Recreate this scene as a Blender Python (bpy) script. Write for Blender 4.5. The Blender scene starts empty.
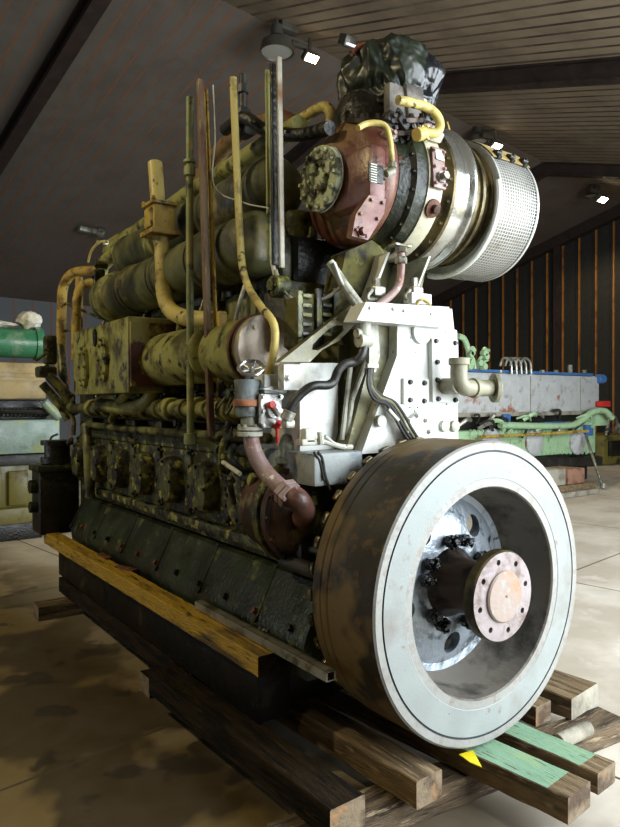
import bpy, bmesh, math, random
from mathutils import Vector, Matrix, noise
random.seed(7)
S = bpy.context.scene; COL = S.collection
PI = math.pi

# ------------------------------------------------------------------ camera
CAM = Vector((-2.276, -1.882, 1.72)); F = 668.0
YAW, PIT, ROL = .618, -.015, -.004
fw = Vector((math.sin(YAW)*math.cos(PIT), math.cos(YAW)*math.cos(PIT), math.sin(PIT)))
rt0 = Vector((math.cos(YAW), -math.sin(YAW), 0)); up0 = rt0.cross(fw)
rt = math.cos(ROL)*rt0 + math.sin(ROL)*up0; up = -math.sin(ROL)*rt0 + math.cos(ROL)*up0
cd = bpy.data.cameras.new('camera'); cam = bpy.data.objects.new('camera', cd); COL.objects.link(cam)
cam.matrix_world = Matrix(((rt.x, up.x, -fw.x, CAM.x), (rt.y, up.y, -fw.y, CAM.y), (rt.z, up.z, -fw.z, CAM.z), (0, 0, 0, 1)))
cd.sensor_fit = 'VERTICAL'; cd.sensor_height = 24; cd.lens = 24*F/827; cd.clip_end = 200; cd.clip_start = .05
S.camera = cam

def at(u, v, x=None, y=None, z=None):
    """point of the place on a known plane, given where it was measured"""
    d = fw + (u-310)/F*rt - (v-413.5)/F*up
    t = (x-CAM.x)/d.x if x is not None else (y-CAM.y)/d.y if y is not None else (z-CAM.z)/d.z
    return CAM + t*d

# ------------------------------------------------------------------ materials
def lin(c):
    return tuple(((v/255)/12.92 if v/255 <= .04045 else ((v/255+.055)/1.055)**2.4) for v in c)+(1,)
MATS = {}
def mat(name, base, layers=(), rough=.55, metal=0., bump=.15, bscale=40, rvar=.15, stretch=None, coat=0):
    """layers: (colour, noise scale, threshold, softness[, detail])"""
    m = bpy.data.materials.new(name); m.use_nodes = True; nt = m.node_tree; N = nt.nodes; Lk = nt.links
    b = N['Principled BSDF']; tc = N.new('ShaderNodeTexCoord'); mp = N.new('ShaderNodeMapping')
    Lk.new(tc.outputs['Object'], mp.inputs[0])
    if stretch: mp.inputs['Scale'].default_value = stretch
    col = None
    v = N.new('ShaderNodeTexNoise'); v.inputs['Scale'].default_value = 6; v.inputs['Detail'].default_value = 6
    Lk.new(mp.outputs[0], v.inputs['Vector'])
    mx = N.new('ShaderNodeMix'); mx.data_type = 'RGBA'
    lb = lin(base); mx.inputs['A'].default_value = tuple(x*.78 for x in lb[:3])+(1,); mx.inputs['B'].default_value = tuple(min(1, x*1.2) for x in lb[:3])+(1,)
    Lk.new(v.outputs['Fac'], mx.inputs['Factor']); col = mx.outputs['Result']
    for i, ly in enumerate(layers):
        c, sc, th, so = ly[:4]
        n = N.new('ShaderNodeTexNoise'); n.inputs['Scale'].default_value = sc; n.inputs['Detail'].default_value = ly[4] if len(ly) > 4 else 5
        n.inputs['Roughness'].default_value = .6
        ad = N.new('ShaderNodeVectorMath'); ad.operation = 'ADD'; ad.inputs[1].default_value = (3.1*i+1, 7.7*i, 1.3*i)
        Lk.new(mp.outputs[0], ad.inputs[0]); Lk.new(ad.outputs[0], n.inputs['Vector'])
        r = N.new('ShaderNodeMapRange'); r.inputs[1].default_value = th-so; r.inputs[2].default_value = th+so
        Lk.new(n.outputs['Fac'], r.inputs[0])
        q = N.new('ShaderNodeMix'); q.data_type = 'RGBA'; q.inputs['B'].default_value = lin(c)
        Lk.new(r.outputs[0], q.inputs['Factor']); Lk.new(col, q.inputs['A']); col = q.outputs['Result']
    Lk.new(col, b.inputs['Base Color'])
    b.inputs['Metallic'].default_value = metal
    r = N.new('ShaderNodeMapRange'); r.inputs[3].default_value = max(.05, rough-rvar); r.inputs[4].default_value = min(1, rough+rvar)
    r.inputs[1].default_value = .3; r.inputs[2].default_value = .7
    Lk.new(v.outputs['Fac'], r.inputs[0]); Lk.new(r.outputs[0], b.inputs['Roughness'])
    if coat: b.inputs['Coat Weight'].default_value = coat; b.inputs['Coat Roughness'].default_value = .2
    if bump:
        n = N.new('ShaderNodeTexNoise'); n.inputs['Scale'].default_value = bscale; n.inputs['Detail'].default_value = 6
        Lk.new(mp.outputs[0], n.inputs['Vector'])
        bp = N.new('ShaderNodeBump'); bp.inputs['Strength'].default_value = bump; bp.inputs['Distance'].default_value = .02
        Lk.new(n.outputs['Fac'], bp.inputs['Height']); Lk.new(bp.outputs[0], b.inputs['Normal'])
    MATS[name] = m; return m

OIL = (22, 20, 12)
M = dict(
 olive=mat('olive_paint', (150, 148, 84), [((70, 66, 30), 5, .55, .08), (OIL, 9, .6, .05), ((92, 52, 28), 16, .66, .03)], .5),
 olived=mat('grimy_olive_paint', (112, 112, 62), [((44, 44, 22), 4, .5, .1), (OIL, 8, .54, .06), ((92, 52, 28), 20, .68, .03)], .45, bump=.4, bscale=25),
 cream=mat('cream_yellow_paint', (192, 174, 100), [((120, 104, 52), 6, .58, .06), ((48, 38, 22), 14, .64, .03)], .5),
 ochre=mat('ochre_yellow_paint', (178, 150, 66), [((110, 84, 34), 9, .56, .06), ((50, 36, 20), 22, .63, .03)], .55),
 dgreen=mat('dark_green_oily_paint', (42, 50, 32), [((24, 26, 16), 3, .5, .1), ((96, 96, 60), 7, .64, .05), ((90, 60, 30), 12, .7, .03)], .38, bump=.3),
 mould=mat('crankcase_flaking_paint', (74, 76, 38), [(OIL, 9, .5, .05), ((142, 138, 72), 12, .6, .04), ((60, 40, 22), 8, .68, .04)], .5, bump=.6, bscale=30),
 black=mat('black_oily_metal', (20, 19, 15), [((44, 40, 26), 8, .6, .08)], .4, bump=.4),
 white=mat('off_white_paint', (206, 208, 202), [((170, 166, 150), 5, .62, .06), ((110, 90, 70), 24, .7, .02)], .45, bump=.06),
 greyw=mat('grey_white_paint', (176, 176, 160), [((110, 108, 88), 6, .56, .08), ((70, 60, 44), 18, .66, .03)], .5),
 panel=mat('olive_grey_paint', (112, 108, 72), [((60, 58, 36), 4, .56, .1), ((150, 148, 118), 12, .66, .04)], .5),
 flyface=mat('machined_pale_steel', (138, 144, 141), [((124, 120, 114), 3, .6, .08), ((84, 74, 70), 50, .7, .02), ((124, 112, 104), 14, .68, .04)], .5, .1, bump=.06, bscale=90),
 flyrust=mat('rusty_rim_edge', (142, 142, 137), [((130, 118, 110), 16, .6, .08)], .5, .2),
 flyrim=mat('ochre_oil_stained_rim', (98, 80, 46), [((36, 31, 20), 1.9, .48, .025, 3), ((84, 64, 36), 12, .6, .06)], .6, .05, bump=.1),
 groove=mat('dark_groove', (52, 54, 58), [], .5),
 web=mat('silver_blue_oiled_metal', (140, 148, 156), [((84, 90, 94), 7, .58, .04), ((20, 20, 20), 9, .69, .03)], .3, .4, bump=.35, bscale=22),
 cavity=mat('dark_bore_metal', (112, 106, 96), [((60, 56, 48), 5, .57, .08)], .5, .2),
 shaft=mat('brown_shaft', (60, 46, 34), [((22, 18, 14), 6, .55, .06)], .4, .4),
 flange=mat('grey_brown_flange_face', (148, 138, 138), [((112, 96, 90), 9, .58, .06)], .42, .4),
 boss=mat('rusty_boss', (150, 134, 124), [((166, 126, 98), 7, .58, .08), ((150, 148, 140), 30, .6, .04)], .5, .2),
 tar=mat('black_tar_oil', (6, 6, 7), [], .16, 0, bump=.8, bscale=60, rvar=.05),
 red=mat('red_primer', (100, 58, 50), [((128, 100, 62), 2.2, .56, .07), ((80, 42, 36), 8, .62, .06), ((50, 28, 22), 20, .68, .03)], .42, .1),
 pink=mat('pinkish_primer', (140, 118, 112), [((120, 70, 60), 8, .55, .08), ((206, 194, 180), 15, .68, .03)], .45),
 mint=mat('flaking_mint_paint', (172, 178, 142), [((58, 58, 40), 14, .53, .05), ((92, 72, 44), 9, .63, .04)], .6, bump=.5),
 creamc=mat('cream_casing_paint', (190, 186, 160), [((150, 120, 112), 8, .6, .06), ((80, 66, 50), 20, .68, .03)], .45),
 steel=mat('bright_steel', (190, 192, 188), [((120, 112, 90), 5, .6, .08)], .22, .9, bump=.04),
 zinc=mat('dull_zinc', (150, 148, 136), [((90, 84, 66), 9, .58, .06)], .4, .6),
 brass=mat('brown_gold_ring', (96, 84, 52), [((40, 36, 24), 6, .52, .08)], .35, .5),
 rust=mat('rust', (104, 62, 42), [((60, 36, 24), 9, .55, .07), ((150, 120, 90), 18, .66, .04)], .7, .1, bump=.3),
 hose=mat('black_rubber_hose', (34, 32, 28), [((80, 74, 60), 9, .66, .05)], .5),
 whose=mat('white_hose', (190, 188, 172), [((120, 116, 90), 12, .62, .05)], .5),
 bag=mat('black_plastic_sheet', (20, 23, 27), [], .26, 0, bump=.18, bscale=7, rvar=.08, coat=.1),
 bagg=mat('dark_green_plastic', (26, 33, 22), [], .42, 0, bump=.06, bscale=8, rvar=.08),
 wood=mat('weathered_timber', (124, 104, 76), [((78, 64, 46), 3, .52, .1), ((150, 132, 104), 5, .62, .05)], .8, bump=.5, bscale=18, stretch=(9, 1, 9)),
 woodx=mat('weathered_cross_timber', (100, 84, 64), [((50, 40, 28), 3, .52, .08), ((150, 132, 104), 5, .62, .05)], .8, bump=.5, bscale=18, stretch=(1, 9, 9)),
 woodd=mat('oil_dark_timber', (40, 30, 15), [((16, 13, 9), 3, .5, .08), ((64, 50, 28), 6, .64, .05)], .8, bump=.5, bscale=18, stretch=(9, 1, 9)),
 woodend=mat('sawn_timber_end', (120, 104, 82), [((74, 58, 42), 9, .52, .08), ((150, 108, 66), 5, .64, .06)], .85, bump=.5, bscale=30),
 gpaint=mat('green_painted_timber', (126, 160, 132), [((150, 168, 112), 4, .62, .06), ((78, 62, 40), 7, .64, .02), ((30, 44, 34), 14, .68, .03)], .6, bump=.3, bscale=18, stretch=(9, 1, 9)),
 ypaint=mat('yellow_painted_timber', (168, 134, 38), [((84, 66, 28), 1.3, .57, .06), ((40, 30, 15), 5, .62, .05)], .55, bump=.5, bscale=20, stretch=(6, 1, 6)),
 yel=mat('bright_yellow_paint', (226, 206, 30), [], .5),
 skid=mat('dark_oily_steel_skid', (26, 21, 13), [((12, 10, 7), 3, .5, .1), ((56, 48, 30), 6, .66, .06)], .55),
 concw=mat('pale_block', (150, 144, 128), [((110, 104, 90), 5, .55, .1)], .85, bump=.3),
 bgreen=mat('bright_green_paint', (58, 122, 84), [((140, 158, 130), 3, .66, .08)], .32),
 bpale=mat('pale_cyan_paint', (128, 150, 138), [((166, 170, 84), 1.6, .55, .05), ((96, 104, 80), 5, .64, .05)], .4),
 bmint=mat('light_green_paint', (160, 192, 150), [((120, 140, 104), 5, .62, .05), ((120, 84, 50), 11, .68, .03)], .4),
 btan=mat('tan_paint', (170, 148, 96), [((130, 110, 66), 3, .56, .1)], .55),
 bgrey=mat('grey_white_tank_paint', (182, 184, 182), [((150, 96, 80), 2.2, .63, .03), ((150, 146, 140), 5, .6, .06)], .45),
 bblue=mat('blue_paint', (60, 104, 160), [], .45),
 bred=mat('red_paint', (190, 44, 36), [], .5),
 bol=mat('olive_brown_machine_paint', (110, 102, 44), [((50, 46, 24), 3, .56, .06)], .5),
 beam=mat('brown_roof_steel', (44, 30, 24), [((30, 22, 18), 4, .55, .1)], .6),
 lampm=mat('grey_lamp_housing', (84, 80, 72), [], .4, .4),
 cloth=mat('cream_rag', (190, 178, 140), [((230, 226, 214), 3, .5, .1)], .9),
)
for _k in ('woodd', 'skid'): M[_k].node_tree.nodes['Principled BSDF'].inputs['Specular IOR Level'].default_value = .15
for _k in ('wood', 'woodx', 'gpaint'): M[_k].node_tree.nodes['Principled BSDF'].inputs['Specular IOR Level'].default_value = .3
def glow(name, c, s):
    m = bpy.data.materials.new(name); m.use_nodes = True; b = m.node_tree.nodes['Principled BSDF']
    b.inputs['Base Color'].default_value = lin(c); b.inputs['Emission Color'].default_value = lin(c); b.inputs['Emission Strength'].default_value = s
    return m
M['lamp_on'] = glow('lit_lamp', (255, 236, 200), 30)
M['lens'] = glow('unlit_lens', (150, 148, 140), .0)

def lines_mat(name, base, line, spacing, width, axis=0, rough=.7, bumpy=.0, layers=()):
    """sheet cladding with a narrow seam every «spacing» metres along a local axis"""
    m = mat(name, base, layers, rough, bump=0); nt = m.node_tree; N = nt.nodes; Lk = nt.links; b = N['Principled BSDF']
    src = b.inputs['Base Color'].links[0].from_socket
    tc = N.new('ShaderNodeTexCoord'); sp = N.new('ShaderNodeSeparateXYZ'); Lk.new(tc.outputs['Object'], sp.inputs[0])
    def mth(op, a, c):
        n = N.new('ShaderNodeMath'); n.operation = op
        if hasattr(a, 'links'): Lk.new(a, n.inputs[0])
        else: n.inputs[0].default_value = a
        if c is not None: n.inputs[1].default_value = c
        return n.outputs[0]
    fr = mth('FRACT', mth('DIVIDE', sp.outputs[axis], spacing), None)
    lt = mth('LESS_THAN', fr, width/spacing)
    nz = N.new('ShaderNodeTexNoise'); nz.inputs['Scale'].default_value = .7; Lk.new(tc.outputs['Object'], nz.inputs['Vector'])
    mr = N.new('ShaderNodeMapRange'); mr.inputs[1].default_value = .35; mr.inputs[2].default_value = .6; mr.inputs[3].default_value = .35
    Lk.new(nz.outputs['Fac'], mr.inputs[0])
    mm = N.new('ShaderNodeMath'); mm.operation = 'MULTIPLY'; Lk.new(lt, mm.inputs[0]); Lk.new(mr.outputs[0], mm.inputs[1])
    q = N.new('ShaderNodeMix'); q.data_type = 'RGBA'; q.inputs['B'].default_value = lin(line)
    Lk.new(mm.outputs[0], q.inputs['Factor']); Lk.new(src, q.inputs['A']); Lk.new(q.outputs['Result'], b.inputs['Base Color'])
    bp = N.new('ShaderNodeBump'); bp.inputs['Strength'].default_value = .6; bp.inputs['Distance'].default_value = .03; bp.invert = True
    Lk.new(lt, bp.inputs['Height']); Lk.new(bp.outputs[0], b.inputs['Normal'])
    return m

# ------------------------------------------------------------------ mesh builder
def frame(axis):
    a = Vector(axis).normalized(); t = Vector((0, 0, 1)) if abs(a.z) < .9 else Vector((1, 0, 0))
    u = t.cross(a).normalized(); return a, u, a.cross(u)
class MB:
    def __init__(s): s.bm = bmesh.new(); s.mi = 0
    def _face(s, vs):
        try: f = s.bm.faces.new(vs); f.material_index = s.mi; return f
        except ValueError: return None
    def box(s, c, size, rot=None, bev=.004):
        t = bmesh.new(); bmesh.ops.create_cube(t, size=1)
        for v in t.verts: v.co = Vector((v.co.x*size[0], v.co.y*size[1], v.co.z*size[2]))
        if bev: bmesh.ops.bevel(t, geom=t.edges[:], offset=min(bev, min(size)*.3), segments=2, profile=.5, affect='EDGES')
        R = rot if rot is not None else Matrix.Identity(3)
        vm = [s.bm.verts.new(R @ v.co + Vector(c)) for v in t.verts]
        for f in t.faces: s._face([vm[v.index] for v in f.verts])
        t.free(); return s
    def span(s, a, b, bev=.004):
        a = Vector(a); b = Vector(b); return s.box((a+b)/2, [abs(b[i]-a[i]) for i in range(3)], None, bev)
    def lathe(s, prof, o, axis, seg=32, mis=None, a0=0, a1=2*PI):
        """prof: list of (distance along the axis, radius)"""
        a, u, w = frame(axis); o = Vector(o); full = abs(a1-a0-2*PI) < 1e-6; n = seg if full else seg+1; rings = []
        for (t, r) in prof:
            if r < 1e-6: rings.append([s.bm.verts.new(o+a*t)]); continue
            rings.append([s.bm.verts.new(o+a*t+(u*math.cos(a0+(a1-a0)*k/seg)+w*math.sin(a0+(a1-a0)*k/seg))*r) for k in range(n)])
        for i in range(len(rings)-1):
            if mis: s.mi = mis[min(i, len(mis)-1)]
            A, B = rings[i], rings[i+1]
            for k in range(seg):
                k2 = (k+1) % n
                if len(A) == 1 and len(B) == 1: continue
                if len(A) == 1: s._face([A[0], B[k], B[k2]])
                elif len(B) == 1: s._face([A[k], B[0], A[k2]])
                else: s._face([A[k], B[k], B[k2], A[k2]])
        return s
    def cyl(s, p, q, r, seg=16, r2=None, bev=0):
        p = Vector(p); q = Vector(q); L = (q-p).length; r2 = r if r2 is None else r2
        b = bev or min(r, L)*.08
        return s.lathe([(0, 0), (0, r-b), (b, r), (L-b, r2), (L, r2-b), (L, 0)], p, q-p, seg)
    def tube(s, pts, r, seg=10, smooth=4, caps=True):
        P = [Vector(p) for p in pts]
        if smooth and len(P) > 2:
            out = []
            for i in range(len(P)-1):
                p0 = P[max(i-1, 0)]; p1 = P[i]; p2 = P[i+1]; p3 = P[min(i+2, len(P)-1)]
                # centripetal-ish tangents limited to the segment
                L = (p2-p1).length; m1 = (p2-p0); m2 = (p3-p1)
                m1 = m1.normalized()*L if m1.length else m1; m2 = m2.normalized()*L if m2.length else m2
                for k in range(smooth):
                    t = k/smooth; h = t*t*(3-2*t)
                    out.append((2*t**3-3*t*t+1)*p1+(t**3-2*t*t+t)*m1+(-2*t**3+3*t*t)*p2+(t**3-t*t)*m2)
            out.append(P[-1]); P = out
        T = [((P[min(i+1, len(P)-1)]-P[max(i-1, 0)]).normalized()) for i in range(len(P))]
        _, u, w = frame(T[0]); rings = []
        for i, p in enumerate(P):
            u = (u - T[i]*u.dot(T[i])).normalized(); w = T[i].cross(u)
            rr = r[i*(len(r)-1)//max(1, len(P)-1)] if isinstance(r, (list, tuple)) else r
            rings.append([s.bm.verts.new(p+(u*math.cos(2*PI*k/seg)+w*math.sin(2*PI*k/seg))*rr) for k in range(seg)])
        for A, B in zip(rings, rings[1:]):
            for k in range(seg): s._face([A[k], A[(k+1) % seg], B[(k+1) % seg], B[k]])
        if caps: s._face(rings[0][::-1]); s._face(rings[-1])
        return s
    def prism(s, poly, d, bev=0):
        """poly: 3D points in one plane, extruded by vector d"""
        d = Vector(d); A = [s.bm.verts.new(Vector(p)) for p in poly]; B = [s.bm.verts.new(Vector(p)+d) for p in poly]
        s._face(A[::-1]); s._face(B); n = len(A)
        for k in range(n): s._face([A[k], A[(k+1) % n], B[(k+1) % n], B[k]])
        return s
    def bolt(s, p, axis, r=.012, h=.014):
        a = Vector(axis).normalized(); p = Vector(p)
        s.lathe([(0, r*1.35), (h*.25, r*1.35), (h*.25, r), (h, r*.9), (h, 0)], p, a, 6); return s
    def bolts(s, c, axis, R, n, r=.012, h=.014, ph=0):
        a, u, w = frame(axis)
        for k in range(n):
            t = ph+2*PI*k/n; s.bolt(Vector(c)+(u*math.cos(t)+w*math.sin(t))*R, a, r, h)
        return s
    def build(s, name, mats, parent=None, sharp=38):
        bmesh.ops.remove_doubles(s.bm, verts=s.bm.verts[:], dist=1e-5)
        bmesh.ops.recalc_face_normals(s.bm, faces=s.bm.faces[:])
        me = bpy.data.meshes.new(name); s.bm.to_mesh(me); s.bm.free()
        for m in (mats if isinstance(mats, (list, tuple)) else [mats]): me.materials.append(M[m] if isinstance(m, str) else m)
        for p in me.polygons: p.use_smooth = True
        me.set_sharp_from_angle(angle=math.radians(sharp))
        o = bpy.data.objects.new(name, me); COL.objects.link(o)
        if parent is not None:
            o.parent = parent
            if parent.type == 'EMPTY': o.location = -parent.location
        return o
def thing(name, label, cat, loc=(0, 0, 0), group=None):
    o = bpy.data.objects.new(name, None); COL.objects.link(o); o.location = loc; o.empty_display_size = .1
    return tag(o, label, cat, group)
def tag(o, label, cat, group=None):
    o['label'] = label; o['category'] = cat
    if group: o['group'] = group
    return o
def boolcut(o, cutter):
    c = cutter.build('cutter_tmp', 'black'); md = o.modifiers.new('b', 'BOOLEAN'); md.operation = 'DIFFERENCE'; md.object = c; md.solver = 'EXACT'
    c.location = (0, 0, 0)
    bpy.context.view_layer.update(); dg = bpy.context.evaluated_depsgraph_get()
    me = bpy.data.meshes.new_from_object(o.evaluated_get(dg)); o.modifiers.clear(); o.data = me
    for p in me.polygons: p.use_smooth = True
    me.set_sharp_from_angle(angle=math.radians(30))
    bpy.data.objects.remove(c)
def V(*a): return Vector(a)
X, Y, Z = V(1, 0, 0), V(0, 1, 0), V(0, 0, 1)

# ================================================================== THE HALL
AZ = math.radians(7.9); DR = 8.0; SL = .29; HR = 1.72+.734*DR; E1L, E1R = -9.0, 2.56*DR
E2F = 2.306*DR; E2N = DR-(E2F-DR); HE = HR-SL*(E2F-DR)
def hall(o, parent=None):
    o.location = (CAM.x, CAM.y, 0); o.rotation_euler = (0, 0, AZ); return o
def H(a, b, z): return V(CAM.x+a*math.cos(AZ)-b*math.sin(AZ), CAM.y+a*math.sin(AZ)+b*math.cos(AZ), z)
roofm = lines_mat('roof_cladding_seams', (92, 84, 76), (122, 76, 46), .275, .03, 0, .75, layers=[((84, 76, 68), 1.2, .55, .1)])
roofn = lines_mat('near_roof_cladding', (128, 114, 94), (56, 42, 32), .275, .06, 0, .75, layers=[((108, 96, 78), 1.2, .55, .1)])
gabm = lines_mat('gable_cladding', (34, 32, 26), (20, 18, 14), .53, .05, 1, .7)
farm = lines_mat('back_cladding', (96, 98, 100), (128, 74, 44), .5, .05, 0, .7)
flo = mat('stained_concrete', (194, 186, 172), [((172, 162, 146), 1.1, .52, .08), ((196, 188, 176), 3, .63, .05)], .62, bump=.12, bscale=6)
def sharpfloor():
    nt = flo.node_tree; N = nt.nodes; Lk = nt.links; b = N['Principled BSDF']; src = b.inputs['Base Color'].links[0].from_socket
    # brown tone and dark stains, full left of the engine, fading out rightwards
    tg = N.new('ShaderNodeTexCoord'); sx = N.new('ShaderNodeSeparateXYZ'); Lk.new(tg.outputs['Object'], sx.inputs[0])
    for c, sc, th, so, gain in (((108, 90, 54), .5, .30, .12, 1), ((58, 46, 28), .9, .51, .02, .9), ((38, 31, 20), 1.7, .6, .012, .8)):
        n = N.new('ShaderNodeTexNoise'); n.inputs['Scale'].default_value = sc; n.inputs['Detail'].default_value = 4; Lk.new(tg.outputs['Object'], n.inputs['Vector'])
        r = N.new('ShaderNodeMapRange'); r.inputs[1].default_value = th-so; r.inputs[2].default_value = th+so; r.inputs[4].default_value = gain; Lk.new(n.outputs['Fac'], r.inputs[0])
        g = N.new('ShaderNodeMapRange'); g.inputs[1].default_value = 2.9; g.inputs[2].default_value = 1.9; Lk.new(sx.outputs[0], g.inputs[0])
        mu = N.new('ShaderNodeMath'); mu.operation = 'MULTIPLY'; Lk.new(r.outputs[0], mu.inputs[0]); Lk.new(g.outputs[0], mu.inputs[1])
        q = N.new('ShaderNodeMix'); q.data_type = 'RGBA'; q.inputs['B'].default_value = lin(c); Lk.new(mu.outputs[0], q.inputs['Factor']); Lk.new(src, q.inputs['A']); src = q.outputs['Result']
    tc = N.new('ShaderNodeTexCoord'); br = N.new('ShaderNodeTexBrick'); br.offset = 0; br.inputs['Scale'].default_value = 1
    br.inputs['Brick Width'].default_value = 3.1; br.inputs['Row Height'].default_value = 3.1; br.inputs['Mortar Size'].default_value = .012; br.inputs['Mortar Smooth'].default_value = .5
    Lk.new(tc.outputs['Object'], br.inputs['Vector'])
    q = N.new('ShaderNodeMix'); q.data_type = 'RGBA'; q.inputs['B'].default_value = lin((66, 58, 44)); Lk.new(br.outputs['Fac'], q.inputs['Factor']); Lk.new(src, q.inputs['A']); Lk.new(q.outputs['Result'], b.inputs['Base Color'])
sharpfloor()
def struct(o): o['kind'] = 'structure'; return o
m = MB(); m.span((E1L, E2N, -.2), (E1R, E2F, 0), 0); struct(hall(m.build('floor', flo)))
def slab(name, b0, z0, b1, z1, mt):
    m = MB(); m.prism([(E1L, b0, z0), (E1L, b1, z1), (E1L, b1, z1+.1), (E1L, b0, z0+.1)], (E1R-E1L, 0, 0)); return struct(hall(m.build(name, mt)))
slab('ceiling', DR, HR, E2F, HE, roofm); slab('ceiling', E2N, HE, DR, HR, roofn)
# gable wall on the right, with its ochre studs
m = MB(); m.prism([(E1R, E2N, 0), (E1R, E2F, 0), (E1R, E2F, HE), (E1R, DR, HR), (E1R, E2N, HE)], (.15, 0, 0)); struct(hall(m.build('wall_right', gabm)))
studm = mat('ochre_stud_paint', (158, 104, 46), [((96, 54, 24), 3, .6, .1)], .5)
m = MB(); b = 8.37
k = 0
while b < E2F-.2:
    m.span((E1R-.06, b-.022, 0), (E1R, b+.022, HR-SL*abs(b-DR)-.32), 0); b += .53; k += 1
b = 8.37-.53
while b > E2N+.2:
    m.span((E1R-.06, b-.022, 0), (E1R, b+.022, HR-SL*abs(b-DR)-.32), 0); b -= .53
struct(hall(m.build('trim_1', studm)))
m = MB(); m.prism([(E1R-.3, E2F, HE), (E1R-.3, DR, HR), (E1R-.3, DR, HR-.34), (E1R-.3, E2F, HE-.34)], (.3, 0, 0))
m.prism([(E1R-.3, E2N, HE), (E1R-.3, DR, HR), (E1R-.3, DR, HR-.34), (E1R-.3, E2N, HE-.34)], (.3, 0, 0))
m.span((E1R-.2, 9.98, 0), (E1R, 10.2, HR-SL*2.1), 0)
struct(hall(m.build('trim_2', 'beam')))
m = MB(); m.span((E1L, E2F, 0), (E1R, E2F+.15, HE), 0); struct(hall(m.build('wall_back', farm)))
# near wall with the open loading door the daylight comes through; left gable with a smaller door
DA0, DA1, DZ = 2.0, 10.5, 4.3
m = MB(); m.span((E1L, E2N-.15, 0), (DA0, E2N, HE), 0); m.span((DA1, E2N-.15, 0), (E1R, E2N, HE), 0); m.span((DA0, E2N-.15, DZ), (DA1, E2N, HE), 0)
struct(hall(m.build('wall_front', farm)))
m = MB()
m.prism([(E1L-.15, E2N, 0), (E1L-.15, 9.5, 0), (E1L-.15, 9.5, 3.6), (E1L-.15, 14.5, 3.6), (E1L-.15, 14.5, 0), (E1L-.15, E2F, 0), (E1L-.15, E2F, HE), (E1L-.15, DR, HR), (E1L-.15, E2N, HE)], (.15, 0, 0))
struct(hall(m.build('wall_left', farm)))
def rafter(n, a, w=.22, d=.3):
    m = MB()
    for b0, b1 in ((DR, E2F), (DR, E2N)):
        z1 = HR-SL*abs(b1-DR)
        for (ww, t0, t1) in ((w, 0, .025), (.03, .025, d-.025), (w, d-.025, d)):
            m.prism([(a-ww/2, b0, HR-t0), (a-ww/2, b1, z1-t0), (a-ww/2, b1, z1-t1), (a-ww/2, b0, HR-t1)], (ww, 0, 0))
    struct(hall(m.build('trim_%d' % n, 'beam')))
for i, a in enumerate((-1.4, 4.2, 9.3, 15.5)): rafter(3+i, a)

# ceiling lamps
def bell_lamp(p, label, lit, s=1.0, tilt=V(0, 0, -1), group=None):
    t = thing('ceiling_lamp', label, 'lamp', p, group)
    m = MB(); m.lathe([(-.02, .0), (-.02, .07*s), (.12*s, .09*s), (.2*s, .2*s), (.34*s, .23*s), (.34*s, .215*s), (.22*s, .17*s), (.16*s, 0)], p, tilt, 24); m.build('lamp_shade', 'lampm', t)
    m = MB(); m.lathe([(.3*s, 0), (.3*s, .205*s), (.32*s, .205*s), (.33*s, 0)], p, tilt, 24); m.build('lens', 'lamp_on' if lit else 'lens', t)
    m = MB(); q = V(*p); top = q+V(0, 0, .16*s)
    m.cyl(q, top+V(0, 0, .3), .02, 8); m.box(q+V(.2, 0, .05), (.3, .12*s, .12*s)); m.box(top+V(.2, .0, .02), (.5, .05, .05)); m.build('bracket', 'lampm', t)
    return t
def hp(u, v, d, b0=None):  # point at distance-plane e2 = d of the hall
    e2 = V(-math.sin(AZ), math.cos(AZ), 0); dd = fw+(u-310)/F*rt-(v-413.5)/F*up; return CAM+dd*(d/dd.dot(e2))
def flood(p, label, s=1.0):
    t = thing('flood_lamp', label, 'lamp', p, None); q = V(*p)
    R = Matrix.Rotation(-.5, 3, 'X')
    m = MB(); m.box(q, (.32*s, .2*s, .14*s), R, .03); m.build('lamp_housing', 'lampm', t)
    m = MB(); m.box(q+R@V(0, -.02, -.075*s), (.26*s, .15*s, .02), R, .008); m.build('lens', 'lamp_on', t)
    m = MB(); m.cyl(q+V(0, 0, .05), q+V(0, 0, .35*s), .03, 8); m.box(q+V(-.25*s, 0, .12), (.35*s, .07, .07)); m.build('bracket', 'lampm', t)
    return t
bell_lamp(hp(277, 27, 7.7), 'unlit bell-shaped ceiling lamp, the large grey one left of the lit lamps', False, 1.15)
flood(hp(310, 57, 7.6), 'lit ceiling flood lamp, the leftmost glowing one beside the grey bell lamp', .8)
flood(hp(495, 145, 7.6), 'lit ceiling flood lamp glowing just above the perforated air filter', .9)
flood(hp(601, 198, 7.5), 'lit ceiling flood lamp at the far right of the roof ridge', 1.1)
bell_lamp(hp(478, 128, 7.9), 'unlit bell lamp at roof ridge just above the perforated air filter', False, .9)
bell_lamp(hp(592, 186, 7.9), 'unlit bell lamp beside the rightmost glowing ceiling lamp', False, .8)
t = thing('skylight_lamp', 'small white square lamp on the ceiling left of the black plastic sheet', 'lamp', hp(347, 41, 6.85))
m = MB(); q = t.location; m.box(q, (.2, .2, .16), Matrix.Rotation(.5, 3, 'X'), .02); m.build('lamp_housing', 'lampm', t)
m = MB(); m.box(q+V(0, -.06, -.08), (.15, .15, .03), Matrix.Rotation(.5, 3, 'X'), .005); m.build('lens', glow('dim_lens', (225, 225, 235), 1.2), t)
p = H(6.75, 14.4, HR-SL*6.4-.1)
t = thing('small_lamp', 'small dim grey lamp fixed low on the left roof slope', 'lamp', p)
m = MB(); m.box(p, (.5, .16, .12), Matrix.Rotation(.2, 3, 'Z'), .03); m.cyl(p+V(.2, 0, 0), p+V(.34, -.05, -.05), .09, 12); m.build('lamp_housing', 'zinc', t)

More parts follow.
